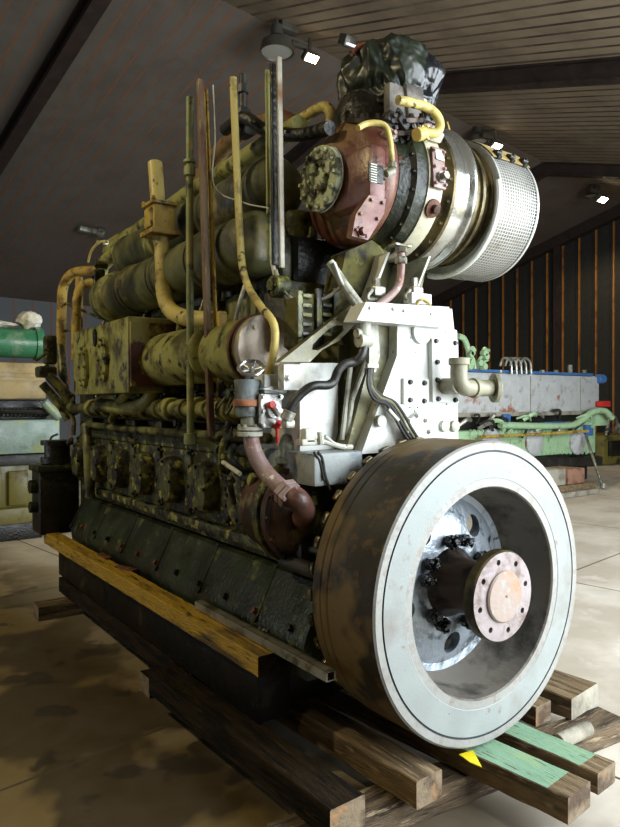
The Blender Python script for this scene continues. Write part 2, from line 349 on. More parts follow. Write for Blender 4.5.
# ================================================================== MAIN ENGINE
ENG = thing('diesel_engine', 'huge grimy ship diesel engine with a big pale steel flywheel, standing on timbers', 'engine', (0, 2.2, .6))
ZC = .907
def part(mb, name, mats, parent=None, sharp=38): return mb.build(name, mats, ENG if parent is None else parent, sharp)
# ---- flywheel
m = MB()
prof = [(.30, .20), (.29, .30), (.275, .40), (.20, .435), (.06, .447), (.008, .449), (.0, .455), (.0, .490), (-.002, .492), (.0, .602), (.006, .604), (.006, .609), (.0, .611), (.0, .642), (.008, .65),
        (.20, .65), (.285, .65), (.292, .645), (.30, .65), (.335, .65), (.341, .642), (.348, .648), (.40, .645), (.41, .6), (.41, .47), (.335, .45), (.332, .3), (.33, .20), (.30, .20)]
mis = [3, 3, 3, 3, 3, 3, 1, 0, 0, 2, 2, 2, 1, 1]+[4]*13
m.lathe(prof, (0, 0, ZC), Y, 128, mis)
fly = part(m, 'flywheel', ['flyface', 'flyrust', 'groove', 'cavity', 'flyrim'], sharp=30)
m = MB(); m.lathe([(.21, .10), (.215, .22), (.235, .30), (.262, .38), (.25, .425), (.285, .425), (.285, .10), (.21, .10)], (0, 0, ZC), Y, 96)
web = part(m, 'web_disc', 'web', fly)
c = MB()
for k in (54, 126, 198, 275, 342):
    a = math.radians(k); c.cyl((.29*math.cos(a), .1, ZC+.29*math.sin(a)), (.29*math.cos(a), .6, ZC+.29*math.sin(a)), .052, 24)
boolcut(web, c)
c = MB()
for k in (54, 126, 198, 275, 342):
    a = math.radians(k); c.cyl((.29*math.cos(a)+.03, .2, ZC+.29*math.sin(a)), (.29*math.cos(a)+.03, .6, ZC+.29*math.sin(a)), .085, 24)
boolcut(fly, c)
for me in (fly.data, web.data):
    for p in me.polygons: p.use_smooth = True
    me.set_sharp_from_angle(angle=math.radians(30))
for k in range(36):
    a = 2*PI*k/36; m = MB(); R = Matrix.Rotation(-a, 3, 'Y'); m.box(V(0, .425, ZC)+R@V(.625, 0, 0), (.05, .035, .055), R, .01); part(m, 'rim_lug', 'brass', fly)
m = MB(); m.lathe([(-.03, .10), (.06, .115), (.17, .125), (.215, .16), (.22, .16)], (0, 0, ZC), Y, 48); part(m, 'output_shaft', 'shaft', fly)
m = MB(); m.lathe([(-.022, .10), (-.022, .186), (-.028, .192), (-.068, .192), (-.076, .186), (-.076, .112), (-.073, .108)], (0, 0, ZC), Y, 64, [1, 1, 1, 1, 0, 0])
m.mi = 1
fl = part(m, 'coupling_flange', ['flange', 'shaft'], fly)
m = MB(); m.lathe([(-.05, .112), (-.084, .108), (-.09, .102), (-.09, .008), (-.08, 0)], (0, 0, ZC), Y, 48); m.build('flange_boss', 'boss', fly)
c = MB()
for k in range(8):
    a = math.radians(12+45*k); c.cyl((.15*math.cos(a), -.2, ZC+.15*math.sin(a)), (.15*math.cos(a), -.04, ZC+.15*math.sin(a)), .0125, 16)
# flange as a closed solid so that the bolt holes can be cut
bpy.data.objects.remove(fl)
m = MB(); m.lathe([(-.022, 0), (-.022, .186), (-.028, .192), (-.068, .192), (-.076, .186), (-.076, 0)], (0, 0, ZC), Y, 64, [1, 1, 1, 1, 0]); fl = part(m, 'coupling_flange', ['flange', 'tar'], fly); fl.data.materials[1] = M['brass']
boolcut(fl, c)
for k in (100, 74, 146, 168, 218, 240, 290, 314, 2, 28):
    a = math.radians(k); m = MB(); p = V(.195*math.cos(a), .2, ZC+.195*math.sin(a))
    m.lathe([(0, .03), (-.03, .03), (-.035, .024), (-.035, .016), (-.06, .015), (-.06, 0)], p, Y, 6)
    for j in range(7):
        d = V(random.uniform(-1, 1), random.uniform(-1, .2), random.uniform(-1, 1)).normalized()*.035; m.cyl(p+d*.2+V(0, -.02, 0), p+d+V(0, -.03, 0), .009, 6)
    m.build('coupling_nut', 'tar', fly)

# ---- bedplate
def yprism(m, pts, y0, y1): return m.prism([(x, y0, z) for x, z in pts], (0, y1-y0, 0))
m = MB()
bedL = [(-.62, .655), (-.605, .70), (-.505, .905), (-.44, .93), (-.40, 1.0), (.40, 1.0), (.44, .93), (.505, .905), (.605, .70), (.62, .655), (.60, .50), (-.60, .50)]
yprism(m, bedL, .50, 4.05)
bed = part(m, 'bedplate', 'dgreen')
for y0 in [.9+.62*k for k in range(6)]:
    m = MB(); m.prism([(-.64, y0, .66), (-.61, y0, .70), (-.50, y0, .92), (-.48, y0, .66)], (0, .035, 0)); part(m, 'rib', 'dgreen', bed)
for y0 in [.62+.31*k for k in range(11)]:
    m = MB(); m.bolt((-.60, y0, .70), (-.86, 0, .45), .018, .03); part(m, 'foundation_bolt', 'rust' if random.random() < .4 else 'black', bed)
# ---- crankcase
m = MB(); m.span((-.49, .62, .93), (.49, 4.0, 1.50), .015); 
cc = part(m, 'crankcase', 'mould')
m = MB(); m.span((-.535, .66, .975), (-.48, 4.0, 1.03), .01); m.span((-.52, .70, 1.44), (-.48, 4.02, 1.51), .01); part(m, 'flange_rail', 'mould', cc)
for k in range(7):
    yc = 1.13+.475*k
    m = MB(); m.span((-.512, yc-.215, 1.04), (-.48, yc+.215, 1.44), .012)
    for s in (-1, 1):
        for z in (1.07, 1.16, 1.25, 1.34, 1.42): m.bolt((-.512, yc+s*.2, z), (-1, 0, 0), .011, .014)
    dr = part(m, 'crankcase_door', 'mould', cc)
    # rounded bulging cover, proud of the door
    m = MB(); pts = []
    for q in range(24):
        a = 2*PI*q/24; pts.append((.125*math.copysign(abs(math.cos(a))**.6, math.cos(a)), .15*math.copysign(abs(math.sin(a))**.7, math.sin(a))))
    rings = []
    for (dx, sc) in ((-.50, 1.0), (-.575, .97), (-.60, .86), (-.605, .0)):
        if sc == 0: rings.append([m.bm.verts.new((dx, yc, 1.24))]); continue
        rings.append([m.bm.verts.new((dx, yc+p[0]*sc, 1.24+p[1]*sc)) for p in pts])
    for A, B in zip(rings, rings[1:]):
        for q in range(24):
            if len(B) == 1: m._face([A[q], A[(q+1) % 24], B[0]])
            else: m._face([A[q], A[(q+1) % 24], B[(q+1) % 24], B[q]])
    cv = part(m, 'relief_cover', 'mould', cc)
    for a in (0, 1.57, 3.14, 4.71):
        m = MB(); m.bolt((-.58, yc+.1*math.cos(a), 1.24+.12*math.sin(a)), (-1, 0, 0), .012, .03); part(m, 'cover_bolt', 'black', cc)
# ---- cylinder block with its deck of pipes
m = MB(); m.span((-.40, .95, 1.50), (.42, 3.95, 2.35), .02); m.span((-.46, .9, 1.5), (-.3, 3.95, 1.62), .02)
blk = part(m, 'cylinder_block', 'olived')
m = MB(); m.span((-.3, 1.0, 2.35), (.42, 3.8, 2.6), .02); part(m, 'valve_gear_housing', 'black')
for k in range(6):
    yc = 1.25+.475*k
    h = MB(); h.span((-.36, yc-.19, 2.33), (.3, yc+.19, 2.62), .03); h.cyl((-.15, yc, 2.6), (-.15, yc, 2.78), .13, 16); h.bolts((-.15, yc, 2.62), Z, .17, 6, .02, .06)
    hd = part(h, 'cylinder_head', 'olived')
    m = MB(); m.tube([(-.46, yc+.1, 1.66), (-.50, yc+.1, 1.9), (-.5, yc+.05, 2.2), (-.4, yc, 2.5), (-.2, yc, 2.72)], .012, 8); part(m, 'injection_pipe', 'zinc', hd)
    m = MB(); m.cyl((-.47, yc+.1, 1.5), (-.47, yc+.1, 1.70), .055, 14); m.cyl((-.47, yc+.1, 1.70), (-.47, yc+.1, 1.78), .03, 6); m.box((-.5, yc+.1, 1.56), (.1, .16, .1), None, .01)
    m.bolts((-.47, yc+.1, 1.7), Z, .04, 4, .009, .015); part(m, 'fuel_pump', 'olived')
# rack and service pipes running along the deck
def tubep(name, pts, r, mt, seg=10, parent=None, flanges=(), smooth=5):
    m = MB(); m.tube(pts, r, seg, smooth)
    for (a, b, rr) in flanges: m.cyl(a, b, rr, 20)
    return part(m, name, mt, parent)
m = MB(); m.tube([(-.58, .95, 1.69), (-.58, 3.6, 1.69)], .045, 14, 0)
for k in range(14): m.cyl((-.58, 1.0+.19*k, 1.69), (-.58, 1.0+.19*k+(.09 if k % 3 else .05), 1.69), .06+.01*(k % 2), 16)
part(m, 'fuel_rail', 'olive')
tubep('lubricating_pipe', [(-.55, .9, 1.55), (-.56, 2., 1.54), (-.55, 3.9, 1.55)], .028, 'olived')
tubep('control_shaft', [(-.53, 1.2, 1.62), (-.53, 3.9, 1.62)], .015, 'black')
tubep('elbow_pipe', [at(100, 405, x=-.66), at(125, 408, x=-.64), at(143, 405, x=-.62), at(152, 395, x=-.60), at(155, 380, x=-.58)], .05, 'olive')
tubep('elbow_pipe', [at(128, 392, x=-.7), at(118, 405, x=-.66), at(112, 420, x=-.62)], .03, 'olive')
tubep('drain_pipe', [at(86, 425, x=-.58), at(88, 450, x=-.6), at(90, 497, x=-.6)], .04, 'olived')

# ---- charge air cooler box
m = MB(); x0 = -.8
pb = [at(128, 315, x=x0), at(128, 393, x=x0), at(73, 391, x=x0), at(73, 332, x=x0)]
m.span((-.8, 2.13, 1.79), (-.40, 3.29, 2.265), .012); cool = part(m, 'charge_air_cooler', 'olive')
m = MB(); m.span((-.79, 2.105, 1.83), (-.42, 2.13, 2.23), .004); part(m, 'end_plate', mat('flaking_olive_rust', (140, 134, 78), [((78, 38, 26), 5, .5, .03), ((48, 28, 20), 8, .62, .05)], .5), cool)
for yy, zz in ((2.98, 1.99), (2.55, 2.02)):
    m = MB(); pts = []
    for q in range(24):
        a = 2*PI*q/24; pts.append((-.80, yy+.075*math.cos(a), zz+.15*math.sin(a)))
    m.prism(pts, (-.025, 0, 0))
    for q in range(8):
        a = 2*PI*q/8; m.bolt((-.825, yy+.06*math.cos(a), zz+.13*math.sin(a)), (-1, 0, 0), .012, .018)
    part(m, 'oval_cover', 'olive', cool)
m = MB(); m.prism([(-.8, 2.75+.03*math.cos(a*PI/6), 2.18+.06*math.sin(a*PI/6)) for a in range(12)], (-.012, 0, 0)); part(m, 'oil_streak', 'black', cool)

# ---- two horizontal heat exchanger cylinders
def vessel(name, y0, y1, xc, zc, r, mt, caps=(.04, .04)):
    m = MB(); m.lathe([(y0-caps[0], 0), (y0-caps[0], r*.8), (y0-caps[0]*.5, r*.95), (y0, r), (y1, r), (y1+caps[1]*.6, r*.93), (y1+caps[1], r*.7), (y1+caps[1]*1.25, 0)], (xc, 0, zc), Y, 40)
    return part(m, name, mt)
v1 = vessel('heat_exchanger', 1.42, 2.36, -.56, 2.0, .165, 'olive', (.02, .12))
m = MB(); m.lathe([(2.18, .165), (2.18, .185), (2.2, .185), (2.2, .178), (2.215, .178), (2.215, .185), (2.235, .185), (2.235, .165)], (-.56, 0, 2.0), Y, 40); m.bolts((-.56, 2.18, 2.0), -Y, .176, 18, .007, .012)
part(m, 'clamp_ring', 'olived', v1)
v2 = vessel('oil_cooler', .93, 1.32, -.55, 1.99, .165, 'olive', (.0, .05))
m = MB(); m.lathe([(.93, .172), (.9, .172), (.892, .168), (.885, .12), (.878, .0)], (-.55, 0, 1.985), Y, 48); 
m.bolt((-.55, .88, 1.985), -Y, .016, .02)
for a in (40, 130, 220, 320): m.bolt((-.55+.13*math.cos(math.radians(a)), .888, 1.985+.13*math.sin(math.radians(a))), -Y, .01, .012)
part(m, 'end_cover', mat('brown_grey_cover', (168, 154, 136), [((130, 116, 96), 4, .56, .08), ((150, 148, 136), 14, .64, .05)], .4, .2), v2)
m = MB(); m.lathe([(.97, .165), (.97, .18), (.99, .18), (.99, .165)], (-.55, 0, 1.985), Y, 40); part(m, 'clamp_ring', 'rust', v2)

# ---- exhaust manifolds
def manifold(name, o, y0, y1, r, segs, mt, lean=0):
    m = MB(); L = y1-y0; prof = [(0, 0), (0, r*.55), (.02, r*.8), (.06, r*.95)]
    for k in range(segs):
        a = .08+(L-.14)*k/segs; b = .08+(L-.14)*(k+1)/segs
        prof += [(a, r), (b-.1, r), (b-.09, r*1.07), (b-.05, r*1.07), (b-.04, r*.9), (b-.005, r*.9)]
    prof += [(L-.06, r*.95), (L-.02, r*.8), (L, r*.5), (L, 0)]
    m.lathe(prof, (o[0], y0, o[1]), Y, 36); return part(m, name, mt)
lag = mat('grimy_green_lagging', (92, 94, 56), [((42, 42, 24), 3, .5, .1), ((130, 118, 70), 4, .62, .07), ((96, 54, 34), 9, .68, .04)], .55, bump=.35, bscale=16)
m1 = manifold('exhaust_manifold', (-.45, 2.56), 1.05, 3.55, .17, 4, lag)
m = MB(); m.lathe([(3.36, .17), (3.34, .192), (3.20, .192), (3.18, .17)], (-.45, 0, 2.56), Y, 40); part(m, 'metal_band', 'olive', m1)
m2 = manifold('air_manifold', (-.28, 2.91), 1.15, 3.50, .17, 3, lag)
m = MB(); m.lathe([(2.75, .17), (2.74, .19), (2.62, .19), (2.61, .17)], (-.28, 0, 2.91), Y, 40); part(m, 'metal_band', 'olive', m2)
for k in range(5):
    yc = 1.35+.5*k
    tubep('exhaust_branch', [(-.1, yc, 2.6), (-.25, yc, 2.66), (-.40, yc-.03, 2.60)], .08, lag, 16, m1)
# top pipes
tubep('top_pipe', [at(108, 252, x=-.2), at(185, 196, x=-.2), at(258, 150, x=-.2), at(300, 125, x=-.2)], .055, 'olive', 14, smooth=0)
tubep('top_pipe', [at(104, 245, x=-.05), at(140, 225, x=-.05), at(215, 175, x=-.05)], .03, 'olive', 10, smooth=0)
tubep('top_pipe', [at(200, 178, x=-.15), at(222, 150, x=-.15), at(245, 130, x=-.15), at(280, 120, x=-.12), at(300, 128, x=-.12)], .055, mat('rusty_cream_pipe', (150, 128, 78), [((92, 56, 36), 4, .52, .07)], .6), 14)
tubep('top_pipe', [at(288, 128, x=-.12), at(308, 115, x=-.1), at(325, 107, x=-.1), at(331, 115, x=-.1), at(330, 130, x=-.1)], .03, 'cream', 12)
tubep('end_pipe', [at(103, 300, x=-.33), at(102, 275, x=-.33), at(104, 264, x=-.33), at(118, 252, x=-.3), at(128, 245, x=-.28)], .06, 'olive', 14)
tubep('loose_cable', [at(88, 262, x=-.3), at(92, 250, x=-.3), at(100, 242, x=-.25), at(108, 242, x=-.2)], .012, 'cream', 8)
m = MB(); m.box(at(105, 243, x=-.2), (.06, .06, .05), None, .01); m.cyl(at(104, 243, x=-.2)+V(-.07, 0, 0), at(104, 243, x=-.2), .02, 8); part(m, 'cable_clip', 'zinc')

# ---- yellow vent pipe with its square valve box
xp = -.60
vp = tubep('vent_pipe', [at(155, 163, x=xp), at(157, 190, x=xp), at(160, 230, x=xp), at(163, 265, x=xp), at(164, 292, x=xp), at(169, 308, x=xp+.01), at(180, 316, x=xp+.02), at(195, 319, x=xp+.04), at(215, 320, x=xp+.1)],
           [.046, .046, .048, .05, .05, .05, .05, .05, .05, .05], 'cream', 18)
m = MB(); c = at(160, 220, x=xp); m.box(c, (.14, .15, .16), None, .012); m.box(c+V(0, 0, .09), (.17, .18, .02), None, .004); m.box(c+V(0, 0, -.09), (.19, .2, .03), None, .006)
m.box(c+V(-.075, 0, 0), (.02, .1, .12), None, .006)
for sy in (-1, 1):
    for sx in (-1, 1): m.bolt(c+V(sx*.075, sy*.08, .1), Z, .012, .02)
part(m, 'valve_box', 'ochre', vp)
for q in (1,): m = MB(); m.cyl(c+V(.0, .1*q, 0), c+V(0, .15*q, 0), .05, 12); part(m, 'side_cap', 'olive', vp)

# ---- yellow looped pipes at the far end
tubep('breather_pipe', [at(60, 372, x=-.52), at(61, 345, x=-.52), at(62, 300, x=-.52), at(64, 285, x=-.5), at(72, 274, x=-.46), at(84, 271, x=-.4), at(97, 271, x=-.33)], .045, 'ochre', 14)
tubep('breather_pipe', [at(76, 360, x=-.55), at(76, 320, x=-.55), at(77, 300, x=-.54), at(81, 288, x=-.5), at(90, 283, x=-.44), at(99, 283, x=-.36)], .04, 'ochre', 14)
tubep('breather_pipe', [at(79, 277, x=-.45), at(79, 300, x=-.45), at(79, 335, x=-.45)], .035, 'ochre', 12, smooth=0)
tubep('breather_pipe', [at(60, 345, x=-.53), at(64, 385, x=-.55), at(66, 400, x=-.56), at(72, 408, x=-.58), at(84, 408, x=-.6), at(100, 410, x=-.62)], .04, 'olived', 14)
m = MB(); m.cyl(at(58, 300, x=-.5), at(100, 318, x=-.45), .014, 8); m.cyl(at(58, 332, x=-.5), at(72, 330, x=-.5), .014, 8); part(m, 'pipe_stay', 'olived')

# ---- governor / pump group at the free end
m = MB(); m.span((-.42, 4.05, .75), (.42, 4.45, 2.0), .03); part(m, 'end_cover_casing', 'black')
gb = at(55, 465, y=4.3)
m = MB(); m.span((-.84, 4.18, .58), (-.50, 4.48, 1.17), .02); pg = part(m, 'water_pump', 'black')
m = MB(); m.span((-.86, 4.16, 1.13), (-.52, 4.5, 1.19), .01); part(m, 'pump_flange', 'dgreen', pg)
for zz, rr in ((1.0, .06), (.82, .05)): m = MB(); m.cyl((-.84, 4.3, zz), (-.90, 4.3, zz), rr, 14); part(m, 'pump_cap', 'dgreen', pg)
m = MB(); m.lathe([(0, 0), (0, .14), (.05, .14), (.05, .11), (.16, .11), (.16, .14), (.2, .14), (.2, 0)], (-.66, 4.3, 1.2), Z, 20); part(m, 'pump_neck', 'black', pg)
tubep('suction_pipe', [at(74, 415, y=4.3), at(66, 395, y=4.3), at(52, 378, y=4.35), at(44, 368, y=4.4)], .05, 'olived', 14)
tubep('suction_pipe', [at(68, 420, y=4.25), at(58, 402, y=4.3), at(42, 384, y=4.35)], .035, 'olived', 14)
m = MB(); m.box(at(46, 372, y=4.4), (.16, .16, .1), None, .02); m.box(at(50, 350, y=4.4), (.1, .12, .26), None, .02); m.bolts(at(50, 350, y=4.34), -Y, .04, 6, .01, .02); part(m, 'thermostat_housing', 'olived')
for k in range(9):
    a = at(random.uniform(44, 98), random.uniform(335, 455), y=4.15); b = a+V(random.uniform(-.12, .12), random.uniform(-.1, .1), random.uniform(-.3, .3))
    tubep('small_pipe', [a, (a+b)/2+V(.05, 0, .05), b], random.uniform(.012, .025), random.choice(['olived', 'black', 'olived']), 8)

# ---- upright rods
m = MB(); m.tube([(-.7, 1.44, 3.37), (-.7, 1.45, 2.9), (-.7, 1.46, 1.53)], .020, 12, 0); m.cyl((-.7, 1.445, 2.95), (-.7, 1.445, 3.0), .032, 12); m.cyl((-.7, 1.445, 3.02), (-.7, 1.445, 3.035), .034, 12); m.cyl((-.7, 1.46, 1.50), (-.7, 1.46, 1.56), .036, 10)
m.tube([(-.7, 1.46, 1.53), (-.6, 1.44, 1.5), (-.56, 1.4, 1.48)], .02, 8); part(m, 'standpipe', mat('mint_green_pipe', (128, 136, 92), [((170, 160, 100), 5, .6, .06), ((60, 60, 36), 10, .6, .05)], .5))
a = at(200, 80, x=-.68); b = at(211, 436, x=-.68)
m = MB(); d = (b-a); R = d.to_track_quat('Z', 'Y').to_matrix(); m.box((a+b)/2, (.034, .034, d.length), R, .006); part(m, 'upright_bar', mat('brown_rusty_bar', (112, 90, 64), [((84, 52, 38), 5, .52, .06), ((150, 140, 100), 12, .64, .04)], .65, stretch=(3, 3, .6)))
a = at(206, 90, x=-.64); b = at(219, 400, x=-.64); d = b-a; R = d.to_track_quat('Z', 'Y').to_matrix()
m = MB(); m.box((a+b)/2, (.012, .03, d.length), R, .003); m.box(at(222, 340, x=-.62), (.05, .05, .3), R, .01); part(m, 'upright_bar', 'ochre')
tubep('guide_pipe', [at(233, 78, x=-.6), at(236, 150, x=-.6), at(240, 235, x=-.6), at(243, 270, x=-.6), at(250, 290, x=-.6), at(262, 308, x=-.62), at(274, 325, x=-.63), at(274, 350, x=-.63), at(268, 375, x=-.62), at(264, 392, x=-.6)], .019, 'cream', 12)
for u0, v0, u1, v1, w, mt in ((267.5, 70, 269.5, 262, .026, 'olive'), (273, 64, 275, 265, .032, 'black'), (279, 57, 282, 268, .026, mat('galvanised_rail', (156, 150, 136), [((110, 84, 56), 3, .56, .07)], .5, .2))):
    a = at(u0, v0, x=-.5); b = at(u1, v1, x=-.5); d = b-a; R = d.to_track_quat('Z', 'Y').to_matrix(); m = MB(); m.box((a+b)/2, (w, w*.6, d.length), R, .003)
    for k in range(12): m.bolt(a+d*(k+.5)/12+V(-.008, 0, 0), -X, .004, .006)
    part(m, 'guide_rail', mt)
tubep('white_hose', [at(272, 262, x=-.5), at(277, 282, x=-.5), at(285, 297, x=-.48), at(298, 304, x=-.46), at(308, 302, x=-.44), at(314, 297, x=-.42)], .011, 'whose', 8)
tubep('white_hose', [at(276, 270, x=-.5), at(282, 288, x=-.5), at(290, 297, x=-.48), at(303, 301, x=-.46), at(325, 298, x=-.4), at(340, 288, x=-.36)], .008, 'greyw', 8)
tubep('wire', [at(213, 85, x=-.6), at(215, 140, x=-.6), at(214, 185, x=-.6), at(245, 203, x=-.58), at(268, 208, x=-.55)], .004, 'greyw', 6)
m = MB(); p = at(243, 85, x=-.35); m.cyl(p+V(0, 0, .06), p-V(0, 0, .2), .022, 12); m.cyl(p, p-V(0, 0, .05), .034, 8); m.cyl(p-V(0, 0, .14), p-V(0, 0, .17), .045, 8); m.box(p-V(0, 0, .25), (.1, .1, .09), None, .01); part(m, 'pipe_union', 'hose')
tubep('top_hose', [at(225, 130, x=-.4), at(245, 118, x=-.4), at(265, 130, x=-.35), at(300, 135, x=-.3), at(330, 128, x=-.3)], .035, 'black', 12)
tubep('top_hose', [at(240, 122, x=-.36), at(256, 120, x=-.36), at(262, 126, x=-.36)], .012, 'ochre', 8)
tubep('steel_hose', [at(333, 263, x=-.4), at(342, 285, x=-.36), at(352, 300, x=-.33), at(362, 316, x=-.3)], .016, 'zinc', 10)

# ---- oily shadowed machinery between manifolds and deck (small pipes, valves)
for k in range(46):
    u = random.uniform(95, 330); v = random.uniform(262, 445)
    if 225 < u < 300 and 315 < v < 385: continue
    a = at(u, v, x=random.uniform(-.50, -.42)); mt = random.choice(['olived', 'olived', 'black', 'olive', 'mould'])
    if a.y < .75: continue
    kk = random.random()
    if kk < .45: tubep('small_pipe', [a, a+V(-.04, random.uniform(.05, .15), random.uniform(-.1, .1)), a+V(0, random.uniform(.15, .4), random.uniform(-.15, .15))], random.uniform(.012, .03), mt, 8)
    elif kk < .75:
        m = MB(); m.cyl(a, a+V(-.08, 0, 0), random.uniform(.03, .06), 14); m.cyl(a+V(-.08, 0, 0), a+V(-.1, 0, 0), .025, 6); m.bolts(a+V(-.08, 0, 0), -X, .035, 5, .007, .01); part(m, 'valve_cap', mt)
    else:
        m = MB(); m.box(a, (.09, random.uniform(.06, .14), random.uniform(.06, .16)), Matrix.Rotation(random.uniform(-.3, .3), 3, 'X'), .012); m.bolt(a+V(-.045, 0, 0), -X); part(m, 'small_bracket', mt)

# ---- end casing (white) above the flywheel
def poly_y(m, px, y, dy): return m.prism([at(u, v, y=y) for u, v in px], (0, dy, 0))
m = MB(); poly_y(m, [(398, 305), (452, 309), (454, 329), (457, 331), (459, 520), (362, 520), (362, 452), (397, 356)], .5, .55)
ec = part(m, 'end_casing', 'white')
m = MB(); poly_y(m, [(372, 326), (398, 326), (397, 356), (362, 452), (362, 520), (340, 520), (346, 452), (372, 352)], .56, .5); part(m, 'side_leg', 'panel', ec)
m = MB(); poly_y(m, [(370, 322), (378, 322), (380, 356), (376, 372), (369, 372)], .53, .04); part(m, 'inset_strip', 'greyw', ec)
m = MB(); poly_y(m, [(300, 363), (338, 363), (338, 452), (300, 452)], .66, .4); poly_y(m, [(284, 364), (302, 364), (302, 390), (284, 390)], .645, .05); m.bolt(at(288, 378, y=.645), -Y, .014, .02); part(m, 'white_panel', 'white', ec)
m = MB(); poly_y(m, [(338, 345), (372, 345), (362, 400), (346, 452), (338, 452)], .74, .3); part(m, 'recess_panel', 'panel', ec)
m = MB(); m.cyl(at(351, 362, y=.6), at(342, 440, y=.6), .012, 8); m.cyl(at(372, 345, y=.55), at(352, 400, y=.58), .012, 8); m.cyl(at(352, 400, y=.58), at(346, 445, y=.6), .012, 8); part(m, 'conduit', 'greyw', ec)
# top channel
m = MB(); poly_y(m, [(366, 302), (449, 307), (450, 328), (357, 320)], .42, .1); 
for u, v in ((370, 308), (393, 309), (404, 311), (431, 314)): m.bolt(at(u, v, y=.42), -Y, .008, .01)
part(m, 'top_channel', 'white', ec)
# plates on the face
def plate(px, y, dy, name, mt='white', bolts=(), par=None):
    m = MB(); poly_y(m, px, y, dy); o = part(m, name, mt, par or ec)
    m = MB()
    for u, v in bolts: m.bolt(at(u, v, y=y), -Y, .011, .014)
    m.build('plate_bolts', 'hose', ec)
    return o
plate([(404, 378), (429, 379), (429, 405), (404, 404)], .482, .02, 'square_cover', 'white', [(410, 382), (424, 383), (410, 400), (424, 401)])
plate([(432, 338), (458, 340), (459, 403), (433, 402)], .47, .03, 'pipe_mounting_plate', 'white', [(436, 341), (455, 343), (437, 362), (437, 380), (438, 399), (455, 400)])
m = MB(); m.lathe([(0, .0), (0, .06), (.02, .06), (.02, 0)], at(420, 332, y=.5), -Y, 24); part(m, 'round_cover', 'white', ec)
for (u, v) in ((443, 426), (453, 426)): m = MB(); m.lathe([(0, .03), (.02, .03), (.025, 0)], at(u, v, y=.5), -Y, 16); part(m, 'round_cap', 'greyw', ec)
m = MB()
m.lathe([(0, .1), (.03, .1), (.035, .09), (.035, 0)], at(418, 432, y=.5), -Y, 32)
for k in range(8): m.bolt(at(418, 432, y=.46)+V(.08*math.cos(k*.785), 0, .08*math.sin(k*.785)), -Y, .01, .012)
part(m, 'round_cover', 'white', ec)
for k in range(16):
    m = MB(); m.bolt(V(random.uniform(-.05, .3), .5, random.uniform(1.66, 2.08)), -Y, .004, .005); part(m, 'small_screw', 'zinc', ec)
# elbow pipe to the right
yb = .36; _at = at
def at(u, v, x=None, y=None, z=None): return _at(u+(6 if y == yb else 0), v, x, y, z)
m = MB(); a = at(453, 360, y=yb); b = at(453, 388, y=yb); cdn = at(480, 388, y=yb); r = .042
m.tube([at(453, 361, y=yb), at(453, 378, y=yb), at(456, 386, y=yb), at(465, 388, y=yb), at(488, 388, y=yb)], r, 18)
m.cyl(at(453, 358, y=yb), at(453, 365, y=yb), .052, 20); m.cyl(at(466, 388, y=yb), at(470, 388, y=yb), .05, 20); m.cyl(at(444, 386, y=.47), at(453, 386, y=yb), .04, 16)
ep = part(m, 'elbow_pipe', mat('dusty_olive_grey', (138, 134, 112), [((96, 92, 70), 6, .58, .08)], .5))
m = MB(); m.lathe([(0, .035), (0, .075), (.018, .075), (.018, .062), (.03, .058), (.018, .03), (0, .03)], at(487, 388, y=yb), (1, -.55, 0), 28); m.lathe([(.0, .05), (-.03, .04), (-.05, .04)], at(487, 388, y=yb), (1, -.55, 0), 20)
part(m, 'pipe_flange', M['pipegrey'] if 'pipegrey' in M else MATS['dusty_olive_grey'], ep)
at = _at
# small stuff on the casing's right
tubep('copper_pipe', [at(415, 312, y=.45), at(420, 300, y=.45), at(428, 302, y=.45), at(433, 312, y=.45)], .006, 'ochre', 8)
m = MB(); m.span(at(412, 303, y=.46), at(423, 296, y=.52), .003); part(m, 'small_tab', 'white')
# cable bundle
for k in range(4):
    o = 2.7*k
    tubep('ribbed_cable', [at(369+o*.5, 365, y=.50), at(368+o*.6, 385, y=.49), at(374+o, 399-o*.4, y=.48), at(386+o, 404-o*.3, y=.47), at(395+o, 418-o*.6, y=.46), at(404+o, 434-o*.6, y=.45), at(415+o, 450-o*.5, y=.45)], .0075, ['hose', 'hose', 'panel', 'hose'][k], 8)
m = MB(); m.box(at(393, 415, y=.45), (.085, .02, .016), Matrix.Rotation(.7, 3, 'Y'), .003); m.box(at(372, 366, y=.49), (.07, .02, .02), None, .003); part(m, 'cable_clamp', 'greyw')
m = MB(); m.lathe([(0, 0), (0, .028), (.03, .028), (.03, 0)], at(378, 421, y=.5), -Y, 18); part(m, 'switch_cap', 'greyw')
# black hose
hs = tubep('rubber_hose', [at(287, 417, y=.62), at(292, 405, y=.6), at(302, 393, y=.58), at(313, 386, y=.56), at(328, 385, y=.55), at(334, 381, y=.55), at(338, 371, y=.54), at(345, 364, y=.53), at(354, 362, y=.52), at(361, 356, y=.5), at(364, 345, y=.5), at(364, 332, y=.5)], .021, 'hose', 14)
m = MB(); m.cyl(at(364, 336, y=.5), at(364, 322, y=.5), .034, 14); m.cyl(at(356, 333, y=.5), at(366, 333, y=.5), .022, 10); m.cyl(at(358, 340, y=.5), at(370, 340, y=.5), .035, 14); part(m, 'hose_fitting', 'greyw', hs)
m = MB(); m.cyl(at(286, 420, y=.62), at(290, 411, y=.61), .03, 14); m.box(at(288, 424, y=.62), (.05, .05, .04), None, .01); part(m, 'hose_clip', 'zinc', hs)
